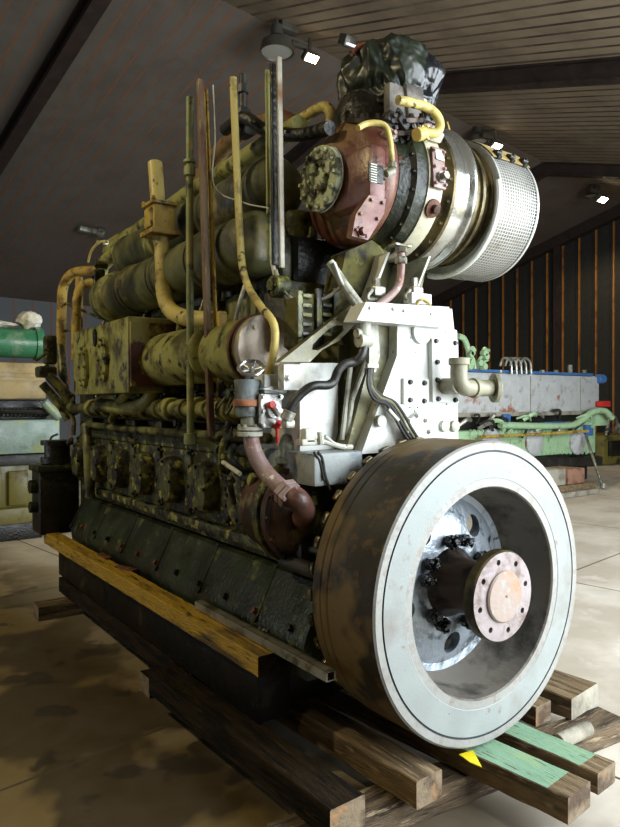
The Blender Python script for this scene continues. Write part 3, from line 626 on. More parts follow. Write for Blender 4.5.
# horizontal arm bracket with an oval window
m = MB(); poly_y(m, [(280, 362), (357, 300), (366, 306), (366, 318), (357, 322), (340, 340), (322, 350), (310, 362)], .60, .05)
br = part(m, 'support_bracket', 'panel')
c = MB(); pts = []
c0 = at(341, 335, y=.55); c1 = at(329, 344, y=.55)
pp = []
for (u, v) in ((325, 348), (326, 343), (332, 336), (342, 327), (350, 323), (356, 323), (357, 328), (350, 336), (340, 344), (331, 349)): pp.append(at(u, v, y=.5))
c.prism(pp, (0, .4, 0)); boolcut(br, c)
# turbocharger pedestal
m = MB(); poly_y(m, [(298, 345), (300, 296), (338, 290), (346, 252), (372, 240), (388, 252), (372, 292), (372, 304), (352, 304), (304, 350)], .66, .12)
tp = part(m, 'turbocharger_pedestal', mat('shaded_olive_casting', (82, 78, 26), [((30, 28, 14), 6, .52, .06), ((130, 126, 70), 9, .68, .03)], .8, bump=.3))  # olive darkened in the colour to stand for the turbocharger's shade
for s, (u0, v0, u1, v1) in enumerate(((388, 252, 372, 294), (429, 256, 416, 290))):
    a = at(u0, v0, y=.56); b = at(u1, v1, y=.56)
    m = MB(); m.prism([a, b, b+V(-.02, 0, -.08), b+V(.01, .3, -.08), a+V(.01, .3, 0)], (.014, 0, 0)); part(m, 'side_plate', 'white' if s == 0 else 'greyw', tp)
m = MB(); poly_y(m, [(372, 262), (428, 262), (418, 304), (372, 304)], .84, .1); part(m, 'web_plate', 'panel', tp)
for u, v in ((376, 292), (414, 292)):
    m = MB(); m.box(at(u, v, y=.52), (.07, .07, .05), None, .01); m.cyl(at(u, v-4, y=.52), at(u, v-14, y=.52), .02, 8); m.tube([at(u-4, v-2, y=.5), at(u-8, v+6, y=.5), at(u, v+8, y=.5)], .01, 8); part(m, 'mount_block', 'zinc', tp)
for k in range(2):
    for j in range(5):
        m = MB(); m.box(at(306+20*k, 296+j*9.5, y=.65), (.055, .03, .02), None, .006); part(m, 'rib', 'olived', tp)
m = MB(); m.span(at(298, 290, y=.64), at(301, 338, y=.66), .004); m.span(at(317, 288, y=.64), at(320, 333, y=.66), .004); m.span(at(334, 288, y=.64), at(337, 326, y=.66), .004); part(m, 'side_box', 'olived', tp)
tubep('oil_return_pipe', [at(401, 252, y=.5), at(401, 270, y=.5), at(399, 284, y=.5), at(393, 293, y=.48), at(384, 301, y=.46), at(377, 306, y=.45)], .019, 'pink', 14)
m = MB(); m.cyl(at(401, 247, y=.5), at(401, 253, y=.5), .03, 6); m.cyl(at(401, 257, y=.5), at(401, 264, y=.5), .03, 6); m.box(at(400, 246, y=.5), (.1, .06, .012), None, .003); part(m, 'pipe_nut', 'zinc')
tubep('steel_strut', [at(330, 262, x=-.38), at(345, 285, x=-.33), at(360, 305, x=-.28)], .02, 'greyw', 12, smooth=0)

# ---- turbocharger
TY, TZ = .75, 2.822
m = MB(); m.lathe([(-.30, .0), (-.30, .165), (-.26, .175), (-.24, .20), (-.225, .25), (-.20, .295), (-.15, .318), (-.11, .31), (-.08, .28), (-.08, 0)], (0, TY, TZ), X, 48)
m.lathe([(-.24, 0), (-.24, .13), (-.1, .17), (.0, .2), (.05, 0)], (0, TY+.12, TZ+.16), (.3, 0, 1), 24)
tc_ = part(m, 'turbocharger', 'red')
m = MB(); m.lathe([(-.352, 0), (-.352, .035), (-.358, .035), (-.358, .05), (-.345, .05), (-.345, .09), (-.352, .095), (-.352, .155), (-.325, .155), (-.325, .14), (-.30, .14)], (0, TY, TZ-.01), X, 48)
m.bolts((-.352, TY, TZ-.01), -X, .135, 12, .012, .018); m.bolts((-.352, TY, TZ-.01), -X, .065, 6, .01, .014); m.box((-.362, TY+.03, TZ+.04), (.03, .07, .05), None, .01); m.box((-.36, TY-.04, TZ-.05), (.03, .05, .06), None, .01)
part(m, 'inlet_cover', 'mint', tc_)
m = MB(); m.lathe([(-.326, .158), (-.318, .158), (-.318, .14)], (0, TY, TZ-.01), X, 48); part(m, 'gasket_ring', 'whose', tc_)
# turbine neck and side plate of the red casing
m = MB(); m.span(at(370, 200, y=.42)+V(0, 0, 0), V(at(388, 200, y=.42).x, TY, at(388, 146, y=.42).z), .03); part(m, 'casing_neck', 'red', tc_)
pl = [at(352, 236, y=.33), at(356, 214, y=.33), at(369, 195, y=.33), at(386, 199, y=.33), at(384, 214, y=.33), at(368, 240, y=.33)]
m = MB(); m.prism(pl, (0, .04, 0))
for u, v in ((371, 200), (382, 203), (360, 214), (377, 219), (356, 230), (366, 236)): m.bolt(at(u, v, y=.33), -Y, .008, .012)
m.bolt(at(361, 232, y=.33), -Y, .02, .03); part(m, 'side_cover', 'red', tc_)
m = MB(); m.span(at(369, 162, y=.325), at(382, 185, y=.335), .004); npz = part(m, 'name_plate', 'black', tc_)
m = MB()
for j in range(8): m.span(at(371, 164+j*2.5, y=.318), at(376, 165+j*2.5, y=.325), 0)
part(m, 'name_plate_marks', 'whose', tc_)
# the rings towards the compressor
m = MB(); m.lathe([(-.09, .2), (-.085, .29), (-.03, .31), (-.015, .338), (.04, .345), (.05, .345), (.05, .30), (.06, .2)], (0, TY, TZ), X, 64); m.bolts((-.02, TY, TZ), -X, .325, 24, .008, .012); part(m, 'turbine_flange', 'dgreen', tc_)
m = MB(); m.lathe([(.045, .30), (.05, .352), (.06, .355), (.145, .355), (.15, .35), (.15, .3)], (0, TY, TZ), X, 64); band = part(m, 'bearing_casing', 'creamc', tc_)
def on_ring(x, R, deg): a = math.radians(deg); return V(x, TY-R*math.cos(a), TZ+R*math.sin(a)), V(0, -math.cos(a), math.sin(a))
def ring_plate(deg, w, h, t, R, x, name, mt, bolts=True, par=None):
    p, n = on_ring(x, R, deg); u = n.cross(X); Rm = Matrix((X, u, n)).transposed(); m = MB(); m.box(p, (w, h, t), Rm, .008)
    if bolts:
        for sx in (-1, 1):
            for sy in (-1, 0, 1): m.bolt(p+X*sx*w*.38+u*sy*h*.40+n*t*.5, n, .008, .012)
    return part(m, name, mt, par or tc_), p, n
_, p, n = ring_plate(4, .085, .2, .02, .36, .10, 'inspection_plate', 'pink')
m = MB(); m.lathe([(.01, .028), (.03, .028), (.03, .02), (.06, .02), (.06, 0)], p-Z*.05, n, 6); part(m, 'plug', 'zinc', tc_)
_, p2, n2 = ring_plate(14, .05, .06, .006, .377, .10, 'label_plate', 'white', False)
p, n = on_ring(.10, .355, -26); m = MB(); m.lathe([(-.01, .045), (.012, .045), (.016, .022), (.04, .02), (.045, 0)], p, n, 20); part(m, 'plug', 'rust', tc_)
m = MB(); p, n = on_ring(.10, .36, 50); m.box(p, (.1, .3, .05), Matrix((X, n.cross(X), n)).transposed(), .01); p, n = on_ring(.1, .37, 80); m.box(p, (.11, .2, .06), Matrix((X, n.cross(X), n)).transposed(), .01)
m.box((.12, TY-.2, TZ+.34), (.03, .1, .14), Matrix.Rotation(.15, 3, 'Y'), .01); part(m, 'casing_lug', 'creamc', tc_)
m = MB(); m.lathe([(.12, .2), (.12, .30), (.17, .3), (.20, .345), (.215, .36), (.235, .36), (.24, .355), (.24, .34)], (0, TY, TZ), X, 64); m.bolts((.205, TY, TZ), -X, .345, 20, .01, .014); part(m, 'compressor_flange', 'brass', tc_)
m = MB(); m.lathe([(.235, .345), (.26, .352), (.30, .352), (.33, .36), (.345, .375), (.36, .38), (.372, .375), (.375, .33), (.36, .3)], (0, TY, TZ), X, 72); part(m, 'diffuser_ring', 'steel', tc_)
m = MB(); m.lathe([(.368, .32), (.378, .325), (.45, .325), (.455, .34), (.475, .34), (.48, .31), (.53, .31), (.54, .33), (.56, .33), (.56, .2)], (0, TY, TZ), X, 72); part(m, 'filter_neck', 'brass', tc_)
# filter drum with real holes in the sheet
fm = mat('perforated_white_sheet', (178, 178, 172), [((140, 132, 106), 4, .62, .06)], .4, .25, bump=0)
nt = fm.node_tree; N = nt.nodes; Lk = nt.links; b = N['Principled BSDF']
uv = N.new('ShaderNodeUVMap'); uv.uv_map = 'UVMap'; sp = N.new('ShaderNodeSeparateXYZ'); Lk.new(uv.outputs[0], sp.inputs[0]); outs = []
for i in range(2):
    f_ = N.new('ShaderNodeMath'); f_.operation = 'FRACT'; Lk.new(sp.outputs[i], f_.inputs[0])
    s_ = N.new('ShaderNodeMath'); s_.operation = 'SUBTRACT'; Lk.new(f_.outputs[0], s_.inputs[0]); s_.inputs[1].default_value = .5
    a_ = N.new('ShaderNodeMath'); a_.operation = 'ABSOLUTE'; Lk.new(s_.outputs[0], a_.inputs[0]); outs.append(a_)
mx = N.new('ShaderNodeMath'); mx.operation = 'MAXIMUM'; Lk.new(outs[0].outputs[0], mx.inputs[0]); Lk.new(outs[1].outputs[0], mx.inputs[1])
gt = N.new('ShaderNodeMath'); gt.operation = 'GREATER_THAN'; Lk.new(mx.outputs[0], gt.inputs[0]); gt.inputs[1].default_value = .37
Lk.new(gt.outputs[0], b.inputs['Alpha'])
def drum(x0, x1, r0, r1, a0, a1, nx, na, name, mt, par):
    bm = bmesh.new(); uvl = bm.loops.layers.uv.new('UVMap'); SX, SA = 8, 72; G = []
    for i in range(SX+1):
        row = []
        for k in range(SA+1):
            a = math.radians(a0+(a1-a0)*k/SA); t = i/SX; r = r0+(r1-r0)*t+.006*math.sin(PI*t); row.append((bm.verts.new((x0+(x1-x0)*t, TY-r*math.cos(a), TZ+r*math.sin(a))), (nx*t, na*k/SA)))
        G.append(row)
    for i in range(SX):
        for k in range(SA):
            q = [G[i][k], G[i+1][k], G[i+1][k+1], G[i][k+1]]; f = bm.faces.new([x[0] for x in q])
            for lp, x in zip(f.loops, q): lp[uvl].uv = x[1]
    me = bpy.data.meshes.new(name); bm.to_mesh(me); bm.free(); me.materials.append(mt)
    for p in me.polygons: p.use_smooth = True
    o = bpy.data.objects.new(name, me); COL.objects.link(o); o.parent = par; return o
TZ -= .015
m = MB(); m.lathe([(.55, .30), (.55, .355), (.555, .37), (.57, .37), (.57, .36)], (0, TY, TZ), X, 72); m.lathe([(.87, .357), (.87, .365), (.885, .365), (.91, .345), (.92, .30), (.92, 0)], (0, TY, TZ), X, 72)
silencer = part(m, 'intake_filter', mat('filter_end_white', (176, 176, 170), [((140, 130, 104), 4, .6, .06)], .35, .3))
drum(.57, .87, .365, .361, -180, 180, 15, 130, 'perforated_sheet', fm, silencer)
m = MB(); m.lathe([(.56, .335), (.88, .335)], (0, TY, TZ), X, 64); part(m, 'filter_core', 'cavity', silencer)
m = MB(); p, n = on_ring(.5, .36, -28); pts = []
for k in range(16):
    pp_, nn = on_ring(.535, .372, 10-8*k); pts.append(pp_)
m.tube(pts, .016, 8, 0); part(m, 'rim_trim', 'white', silencer)
mp_ = MB(); SA = 8
for k in range(36):
    p, n = on_ring(.72, .376, 36+2.6*k); u = n.cross(X); mp_.box(p, (.31, .019, .004), Matrix((X, u, n)).transposed(), 0)
lap = part(mp_, 'lap_plate', mat('gold_cream_sheet', (176, 154, 104), [((120, 100, 60), 5, .6, .06)], .45, .2), silencer)
for xx in (.61, .72, .83):
    p, n = on_ring(xx, .381, 38); u = n.cross(X); m = MB(); m.box(p, (.03, .06, .02), Matrix((X, u, n)).transposed(), .005); m.cyl(p-X*.02+n*.01, p+X*.02+n*.01, .012, 10); m.bolt(p+n*.012, n, .008, .02); part(m, 'latch', 'black', silencer)
TZ += .015
# pipes around the turbo
tubep('cream_pipe', [at(358, 128, y=.4), at(366, 124, y=.4), at(376, 123, y=.38), at(385, 126, y=.36), at(389, 136, y=.35), at(391, 150, y=.35), at(392, 166, y=.36)], .014, 'cream', 12)
m = MB(); m.cyl(at(392, 163, y=.36), at(392, 168, y=.36), .022, 8); m.cyl(at(394, 170, y=.35), at(386, 174, y=.36), .018, 10); m.cyl(at(387, 173, y=.36), at(384, 175, y=.40), .026, 8); part(m, 'pipe_nut', 'greyw')
tubep('cream_pipe', [at(398, 100, y=.38), at(412, 103, y=.38), at(428, 108, y=.38), at(437, 116, y=.37), at(440, 126, y=.37), at(436, 133, y=.37), at(426, 133, y=.38)], .022, 'cream', 14)
m = MB(); p = at(424, 133, y=.38); m.cyl(p, p+V(-.05, 0, -.02), .032, 12); m.bolts(p, -Y, .03, 5, .008, .02); part(m, 'pipe_nut', 'cream')
tubep('wire', [at(447, 122, y=.6), at(450, 132, y=.6), at(454, 145, y=.6)], .006, 'ochre', 6)
for k in range(16):
    a = at(random.uniform(385, 428), random.uniform(112, 142), y=random.uniform(.46, .52)); m = MB(); m.box(a, (random.uniform(.03, .09), .06, random.uniform(.03, .08)), Matrix.Rotation(random.uniform(-1, 1), 3, 'Y'), .01); m.bolt(a-Y*.03, -Y, .012, .02); part(m, 'small_bracket', random.choice(['black', 'black', 'pink', 'hose']))
m = MB(); m.lathe([(0, .0), (0, .2), (.02, .2), (.03, .17), (.05, .17), (.055, .2), (.075, .2), (.08, .0)], (-.02, TY-.12, TZ+.24), (-.25, -.35, 1), 40)
m.bolts(V(-.02, TY-.12, TZ+.24)+V(-.25, -.35, 1).normalized()*.075, (-.25, -.35, 1), .185, 14, .012, .02); part(m, 'outlet_flange', 'shaft', tc_)
m = MB(); ax = V(.05, .1, 1); m.lathe([(0, .2), (.12, .2), (.2, .16), (.2, 0)], (.03, TY+.05, TZ+.28), ax, 32); part(m, 'gas_outlet_casing', 'black', tc_)
m = MB(); m.box(at(414, 118, y=.5), (.12, .05, .3), Matrix.Rotation(-.1, 3, 'Y'), .04); m.box(at(400, 108, y=.52), (.18, .05, .2), None, .04); part(m, 'grey_lug', mat('dusty_grey_metal', (112, 106, 98), [((66, 60, 54), 7, .55, .08)], .6), tc_)
tq = thing('rope_ring', 'rusty orange rope strand tied round the top of the plastic sheet', 'rope', at(360, 48, y=.8))
m = MB(); pts = [at(351+ (k*38/14), 53-11*math.sin(PI*(k/14)*.62), y=.72) for k in range(15)]; m.tube(pts, .012, 8, 2)
for k in range(14): m.cyl(pts[k]+V(0, 0, -.016), pts[k+1]+V(0, 0, .016), .007, 6)
m.build('rope', mat('rusty_orange_rope', (166, 84, 56), [((90, 50, 40), 20, .5, .1)], .8), tq)

# ---- black plastic sheet
def sheet():
    bm = bmesh.new(); bmesh.ops.create_icosphere(bm, subdivisions=6, radius=1); c = at(388, 90, y=.75)
    def se(a, e): return math.copysign(abs(a)**e, a)
    for v in bm.verts:
        n = v.co.normalized()
        t = math.hypot(n.x, n.y); p = V(se(n.x, .8), se(n.y, .8), se(n.z, .85))
        fold = abs(math.sin(math.atan2(n.y, n.x)*5+n.z*2.2+2*noise.noise(n*1.7)))
        s = 1+.13*noise.noise(n*1.9+V(4, 1, 2))-.09*fold*(.5+.5*t)+.06*(1-2*abs(noise.noise(n*3.7+V(9, 2, 1))))+.018*noise.noise(n*12)
        p = V(p.x*.245, p.y*.25, p.z*.245)*s
        k = (p.z+.25)/.5; p.x *= .84+.24*k; p.x += .05*(k-.5)
        if k < .15: p.z -= .03*fold
        v.co = c+p
    for f in bm.faces:
        q = f.calc_center_median()-c; f.material_index = 1 if (q.x*.9-q.z*.45+q.y*.2 < -.03) else 0; f.smooth = True
    me = bpy.data.meshes.new('plastic_sheet'); bm.to_mesh(me); bm.free(); me.materials.append(M['bag']); me.materials.append(M['bagg'])
    o = bpy.data.objects.new('plastic_sheet', me); COL.objects.link(o); tag(o, 'crumpled black and dark green plastic sheet wrapped over the turbocharger outlet', 'plastic sheet'); return o
sheet()

# ---- round pump at the near corner with its pipe
pc = V(-.45, .70, 1.20)
m = MB(); m.lathe([(-.06, 0), (-.06, .14), (-.045, .19), (0, .225), (.0, .245), (.04, .245), (.045, .22), (.3, .21), (.3, 0)], pc, Y, 40); m.bolts(pc, -Y, .235, 14, .011, .016)
rp = part(m, 'circulating_pump', mat('dark_red_pump', (84, 54, 46), [((40, 32, 24), 3, .5, .08), ((120, 112, 80), 6, .64, .05)], .45))
m = MB(); m.lathe([(.05, .22), (.05, .26), (.09, .26), (.1, .24)], pc, Y, 40); part(m, 'pump_rim', 'mould', rp)
q = tubep('discharge_pipe', [at(250, 432, x=-.72), at(252, 444, x=-.72), at(257, 458, x=-.71), at(265, 471, x=-.69), at(276, 483, x=-.68), at(283, 489, x=-.67)], .038, 'pink', 18)
a = at(284, 490, x=-.67); d = (at(292, 498, x=-.66)-a).normalized()
m = MB(); m.cyl(a-d*.005, a+d*.022, .062, 6); m.cyl(a+d*.026, a+d*.048, .062, 6); m.bolts(a+d*.05, d, .048, 4, .01, .014); part(m, 'pipe_flange', 'pink', q)
tubep('pump_elbow', [at(288, 493, x=-.66), at(298, 500, x=-.64), at(304, 510, x=-.60), at(302, 520, x=-.52)], .05, mat('brown_red_elbow', (122, 84, 72), [((72, 48, 40), 5, .54, .08)], .42), 18, rp)
m = MB(); m.cyl(at(250, 434, x=-.72)-V(0, 0, .01), at(250, 434, x=-.72)+V(0, 0, .012), .06, 20); m.cyl(at(250, 434, x=-.72)+V(0, 0, .018), at(250, 434, x=-.72)+V(0, 0, .034), .058, 20); m.cyl(at(249, 428, x=-.72), at(248, 418, x=-.72), .036, 16); m.bolts(at(250, 434, x=-.72)+V(0, 0, .034), Z, .048, 6, .008, .012); part(m, 'valve_flange', 'greyw', q)
vb = at(247, 412, x=-.72)
m = MB(); m.lathe([(0, 0), (-.02, .05), (.0, .055), (.03, .055)], vb, Z, 20); m.lathe([(.03, .06), (.06, .062)], vb, Z, 20); m.lathe([(.06, .06), (.11, .055), (.13, .06), (.15, .06), (.15, 0)], vb, Z, 20)
vv = part(m, 'gate_valve', mat('blue_grey_valve', (112, 120, 120), [((70, 66, 54), 9, .54, .05)], .5))
m = MB(); m.lathe([(.025, .058), (.028, .066), (.056, .066), (.06, .058)], vb, Z, 20); part(m, 'rust_band', mat('orange_rust', (170, 112, 76), [((110, 70, 50), 9, .56, .06)], .7), vv)
hw = at(251, 368, x=-.74); n = V(-.35, -.5, .75).normalized(); a_, u_, w_ = frame(n)
m = MB(); pts = [hw+(u_*math.cos(2*PI*k/24)+w_*math.sin(2*PI*k/24))*.055*(1+.05*math.cos(6*PI*k/12)) for k in range(25)]; m.tube(pts, .009, 8, 0, False)
for k in range(5):
    t = 2*PI*k/5; m.cyl(hw-n*.012, hw+(u_*math.cos(t)+w_*math.sin(t))*.052, .007, 8)
m.cyl(hw-n*.03, hw+n*.012, .014, 10); m.cyl(hw, vb+V(0, 0, .14), .012, 8); part(m, 'handwheel', 'steel', vv)
# junction box with red knob
jb = at(270, 411, x=-.64)
m = MB(); Rj = Matrix.Rotation(.0, 3, 'Z'); m.box(jb, (.12, .03, .16), Rj, .01)
for sx in (-1, 1):
    for sz in (-1, 0, 1): m.bolt(jb+V(sx*.048, -.015, sz*.065), -Y, .01, .014)
m.cyl(jb+V(0, -.015, 0), jb+V(0, -.04, 0), .035, 16); m.cyl(jb+V(.02, -.04, -.02), jb+V(-.02, -.05, .03), .012, 8); jj = part(m, 'valve_block', mat('silver_casting', (176, 176, 172), [((80, 76, 70), 14, .58, .05)], .35, .5))
m = MB(); m.cyl(jb+V(-.02, -.03, .025), jb+V(-.02, -.06, .03), .018, 12); part(m, 'red_knob', 'bred', jj); m = MB(); m.cyl(jb+V(.02, -.03, -.07), jb+V(.02, -.03, -.15), .008, 8); m.cyl(jb+V(.02, -.05, -.05), jb+V(.02, -.02, -.08), .014, 8); part(m, 'red_lever', 'bred', jj)
m = MB(); m.span(jb+V(-.03, 0, .08), jb+V(.1, .1, .17), .01); m.prism([jb+V(-.05, -.02, .1), jb+V(.02, -.02, .12), jb+V(.07, -.02, .1), jb+V(.06, -.02, .085)], (0, .06, 0)); part(m, 'white_block', 'white', jj)
# strainer dome
sd = at(292, 462, x=-.50)
m = MB(); m.lathe([(0, .0), (0, .085), (.02, .085), (.02, .066), (.09, .064), (.13, .045), (.145, 0)], sd, Z, 28); m.cyl(sd+V(0, 0, .14), sd+V(0, 0, .16), .014, 6); m.bolts(sd+V(0, 0, .02), Z, .075, 8, .007, .012)
part(m, 'strainer_dome', mat('pale_green_flaked', (150, 162, 140), [((96, 92, 80), 8, .56, .05), ((120, 70, 60), 14, .66, .04)], .45))
m = MB(); m.lathe([(-.12, .12), (-.06, .11), (-.02, .06), (0, .05)], sd, Z, 24); part(m, 'strainer_base', mat('dull_red_casting', (138, 84, 78), [((96, 92, 76), 6, .58, .06)], .45))
# grey tank block behind the flywheel
m = MB(); m.span((-.56, .50, 1.35), (-.16, .95, 1.50), .015); tk = part(m, 'grey_tank', mat('grey_blue_paint', (150, 156, 154), [((112, 122, 132), 5, .58, .05), ((90, 80, 66), 10, .64, .04)], .5))
m = MB(); m.tube([at(318, 452, y=.5), at(322, 458, y=.5), at(325, 475, y=.49), at(330, 490, y=.49)], .007, 8); m.tube([at(314, 452, y=.5), at(320, 462, y=.5), at(324, 480, y=.49)], .006, 8); part(m, 'thin_hose', 'hose', tk)
m = MB(); m.box(at(312, 442, y=.55), (.14, .05, .03), None, .006); m.cyl(at(318, 440, y=.53), at(346, 448, y=.52), .012, 8); m.box(at(308, 436, y=.55), (.06, .05, .07), None, .01); m.cyl(at(320, 432, y=.52), at(321, 444, y=.52), .014, 8); m.cyl(at(346, 447, y=.52), at(352, 447, y=.52), .012, 8)
m.tube([at(325, 436, y=.52), at(335, 444, y=.52), at(345, 446, y=.52)], .008, 8); part(m, 'linkage', 'whose', tk)
# leaf-like flaps of peeled insulation and small cables near the rods
for k in range(26):
    a = at(random.uniform(222, 258), random.uniform(385, 500), x=random.uniform(-.66, -.56)); m = MB()
    if random.random() < .5: m.box(a, (.03, random.uniform(.03, .08), random.uniform(.03, .09)), Matrix.Rotation(random.uniform(-1, 1), 3, 'X') @ Matrix.Rotation(random.uniform(-.6, .6), 3, 'Z'), .012)
    else: m.tube([a, a+V(-.03, random.uniform(-.06, .06), random.uniform(-.08, .08)), a+V(.02, random.uniform(-.1, .1), random.uniform(-.14, .14))], random.uniform(.008, .018), 8)
    part(m, 'small_fitting', random.choice(['olived', 'mould', 'mould', 'olive', 'dgreen']))
m = MB(); m.cyl(at(223, 462, x=-.66), at(240, 474, x=-.66), .012, 10); part(m, 'sight_glass', 'whose')
m = MB(); m.span((-.3, .62, .95), (.4, .95, 1.4), .01); part(m, 'rear_frame', 'dgreen')
m = MB(); m.span((-.55, .62, .95), (-.36, .78, 1.08), .01); m.cyl((-.56, .40, .98), (-.56, .75, .98), .035, 14); m.cyl((-.50, .42, 1.05), (-.5, .8, 1.05), .02, 10); part(m, 'barring_gear', 'hose')

# ================================================================== SUPPORTS
def timber(a, b, w, h, name, label, mt, end='woodend', cat='timber', group=None, paint=None):
    """a, b: centres of the two ends on the underside"""
    a = V(*a); b = V(*b); d = b-a; L = d.length; dn = d.normalized(); s = V(dn.y, -dn.x, 0)
    bm = bmesh.new(); n = 60; rings = []
    for i in range(n+1):
        p = a+d*i/n; ww = w/2*(1+.03*noise.noise(p*3)); hh = h*(1+.03*noise.noise(p*2+V(5, 5, 5))); b_ = .005
        sec = [(-ww+b_, 0), (ww-b_, 0), (ww, b_), (ww, hh-b_), (ww-b_, hh), (-ww+b_, hh), (-ww, hh-b_), (-ww, b_)]
        rings.append([bm.verts.new(p+s*q[0]+Z*(q[1]+.004*noise.noise(V(p.x*9+q[0]*30, p.y*9, q[1]*30)))) for q in sec])
    for A, B in zip(rings, rings[1:]):
        for k in range(8):
            f = bm.faces.new([A[k], A[(k+1) % 8], B[(k+1) % 8], B[k]])
            if paint is not None and k == 4 and rings.index(A) >= paint[0]*n and rings.index(A) < paint[1]*n: f.material_index = 2
    for r_ in (rings[0], rings[-1]):
        f = bm.faces.new(r_); f.material_index = 1
    bmesh.ops.recalc_face_normals(bm, faces=bm.faces[:])
    me = bpy.data.meshes.new(name); bm.to_mesh(me); bm.free()
    for q in (mt, end, paint[2] if paint else mt): me.materials.append(M[q])
    o = bpy.data.objects.new(name, me); COL.objects.link(o); tag(o, label, cat, group); return o
# lowest layer: cross beams on the floor
timber((-.95, .21, 0), (.98, .02, 0), .16, .114, 'cross_timber', 'brown cross timber on the floor under the near ends of the long timbers', 'woodx')
timber((-.80, 1.9, 0), (.7, 1.9, 0), .16, .114, 'cross_timber', 'dark cross timber on the floor under the middle of the engine', 'woodd')
timber((-.98, 3.75, 0), (.7, 3.7, 0), .18, .114, 'cross_timber', 'cross timber on the floor at the far end of the engine', 'woodx')
# long timbers
timber((-.74, .045, .12), (-.80, 1.62, .12), .17, .12, 'long_timber', 'long dark timber nearest the left floor, grey sawn end at bottom centre', 'woodd')
timber((-.36, .0, .12), (-.5, 2.9, .12), .15, .115, 'long_timber', 'long timber with a split ochre end, between the grey-ended and green-topped timbers', 'wood')
front_timber = timber((.045, -.40, .125), (-.22, 2.2, .125), .18, .105, 'long_timber', 'green-topped timber with yellow paint patch under the flywheel, front one', 'wood', paint=(0.02, .30, 'gpaint'))
timber((.30, -.36, .125), (.12, 2.0, .125), .15, .09, 'long_timber', 'green-topped timber behind the yellow-patched one, right of flywheel bottom', 'wood', paint=(.02, .3, 'gpaint'))
timber((.86, .09, .122), (.72, 1.5, .122), .28, .11, 'short_timber', 'thick square grey-green timber block right of the flywheel', 'wood', 'concw')
timber((.58, .14, .122), (.55, .75, .122), .13, .10, 'short_timber', 'small dark notched timber beside the thick grey block', 'wood')
m = MB(); m.cyl(at(558, 742, z=.17), at(588, 728, z=.17), .035, 16); tag(m.build('pipe_offcut', 'concw'), 'short white-crusted pipe lying at the right edge of the timbers', 'pipe')
m = MB(); m.cyl(at(541, 812, z=.06), at(549, 816, z=.06), .012, 8); m.cyl(at(576, 755, z=.12), at(592, 745, z=.12), .012, 8); 
m.bm.free()
m = MB(); p = at(467, 757, z=.232); m.prism([at(459, 755, z=.236), at(473, 751, z=.236), at(482, 768, z=.236), at(470, 763, z=.236)], (0, 0, .004)); m.build('yellow_patch', 'yel', front_timber)['label'] = 'bright yellow paint patch'
timber((-.64, 1.72, .12), (-.66, 4.0, .12), .15, .124, 'bearer_timber', 'black oily timber directly under the left side of the steel skid', 'woodd')
# steel skid under the bedplate
sk = thing('steel_skid', 'dark oily steel skid frame carrying the engine above the timbers', 'skid', (0, 2.2, .24))
for sx, nm in ((-1, 0), (1, 1)):
    m = MB(); x = -.62*1 if sx < 0 else .5
    m.span((x-.09, .74, .245), (x+.09, 4.1, .495), .008)
    m.build('side_beam', 'skid', sk)
for yy in (.75, 2.2, 3.7):
    m = MB(); m.span((-.55, yy, .28), (.45, yy+.14, .46), .006); m.build('cross_member', 'skid', sk)
timber((-.70, .66, .50), (-.735, 4.25, .50), .115, .095, 'painted_timber', 'long timber with worn yellow-painted top along the left foot of the engine', 'ypaint', 'woodd')
timber((.70, .6, .50), (.70, 4.1, .50), .14, .14, 'packing_timber', 'dark packing timber under the far side of the bedplate', 'woodd')
a = at(330, 672, x=-.60); 
m = MB(); a = V(-.662, .25, .602); b = V(-.662, 1.45, .602); t = .02
for s in (-1, 1): m.span((a.x+s*t-.003, a.y, a.z), (a.x+s*t+.003, b.y, a.z+.04), 0); m.span((a.x-t, a.y, a.z+.018+s*.018), (a.x+t, b.y, a.z+.022+s*.018), 0)
tag(m.build('square_tube', 'zinc'), 'thin grey square steel tube lying along the yellow timber, end poking out', 'tube')
m = MB(); p = V(-.625, .82, .597); m.lathe([(0, 0), (0, .035), (.03, .03), (.045, .012), (.05, 0)], p, (0, 0, 1), 10)
for k in range(6): m.cyl(p+V(0, 0, .02), p+V(.03*math.cos(k), .03*math.sin(k), .06), .006, 6)
tag(m.build('scrap_bolt', 'zinc'), 'small shiny scrap fitting lying beside the square tube', 'scrap')
for k, yy in enumerate((3.0, 2.55)):
    m = MB(); m.box((-.67, yy, .603), (.05, .2, .01), Matrix.Rotation(.3*k, 3, 'Z'), .003); tag(m.build('rust_flake', 'rust'), ('farther' if k == 0 else 'nearer')+' of two rusty orange flakes beside the yellow timber top', 'rust flake')

# ================================================================== BACKGROUND, LEFT
YB = 7.2
def P(u, v, y=YB): return at(u, v, y=y)
le = thing('second_engine', 'green and tan engine standing behind the left end of the main engine', 'engine', (-1.6, 7.6, 0))
def lp(m, n, mt): return m.build(n, mt, le)
r_ = .19; c = P(20, 342)
m = MB(); m.lathe([(-4, r_), (P(38, 342).x, r_), (P(38, 342).x, r_*1.13), (P(45, 342).x, r_*1.13), (P(45, 342).x, 0)], (0, 7.4, c.z), X, 32); lp(m, 'charge_air_pipe', 'bgreen')
m = MB(); m.span(V(-4, YB, P(5, 399).z), V(P(46, 380).x, 8.0, P(5, 362).z), .02); lp(m, 'tan_housing', 'btan')
m = MB(); 
for v in (373, 377, 381): m.span(V(-4, YB-.015, P(5, v).z), V(P(44, 380).x, YB, P(5, v).z+.02), 0)
lp(m, 'housing_rib', 'btan')
m = MB(); m.span(V(-4, YB+.15, P(5, 420).z), V(P(50, 400).x, 8.0, P(5, 400).z), .02)
for k in range(12): m.cyl(P(4*k, 408, 7.3), P(4*k+3, 416, 7.3), .04, 8)
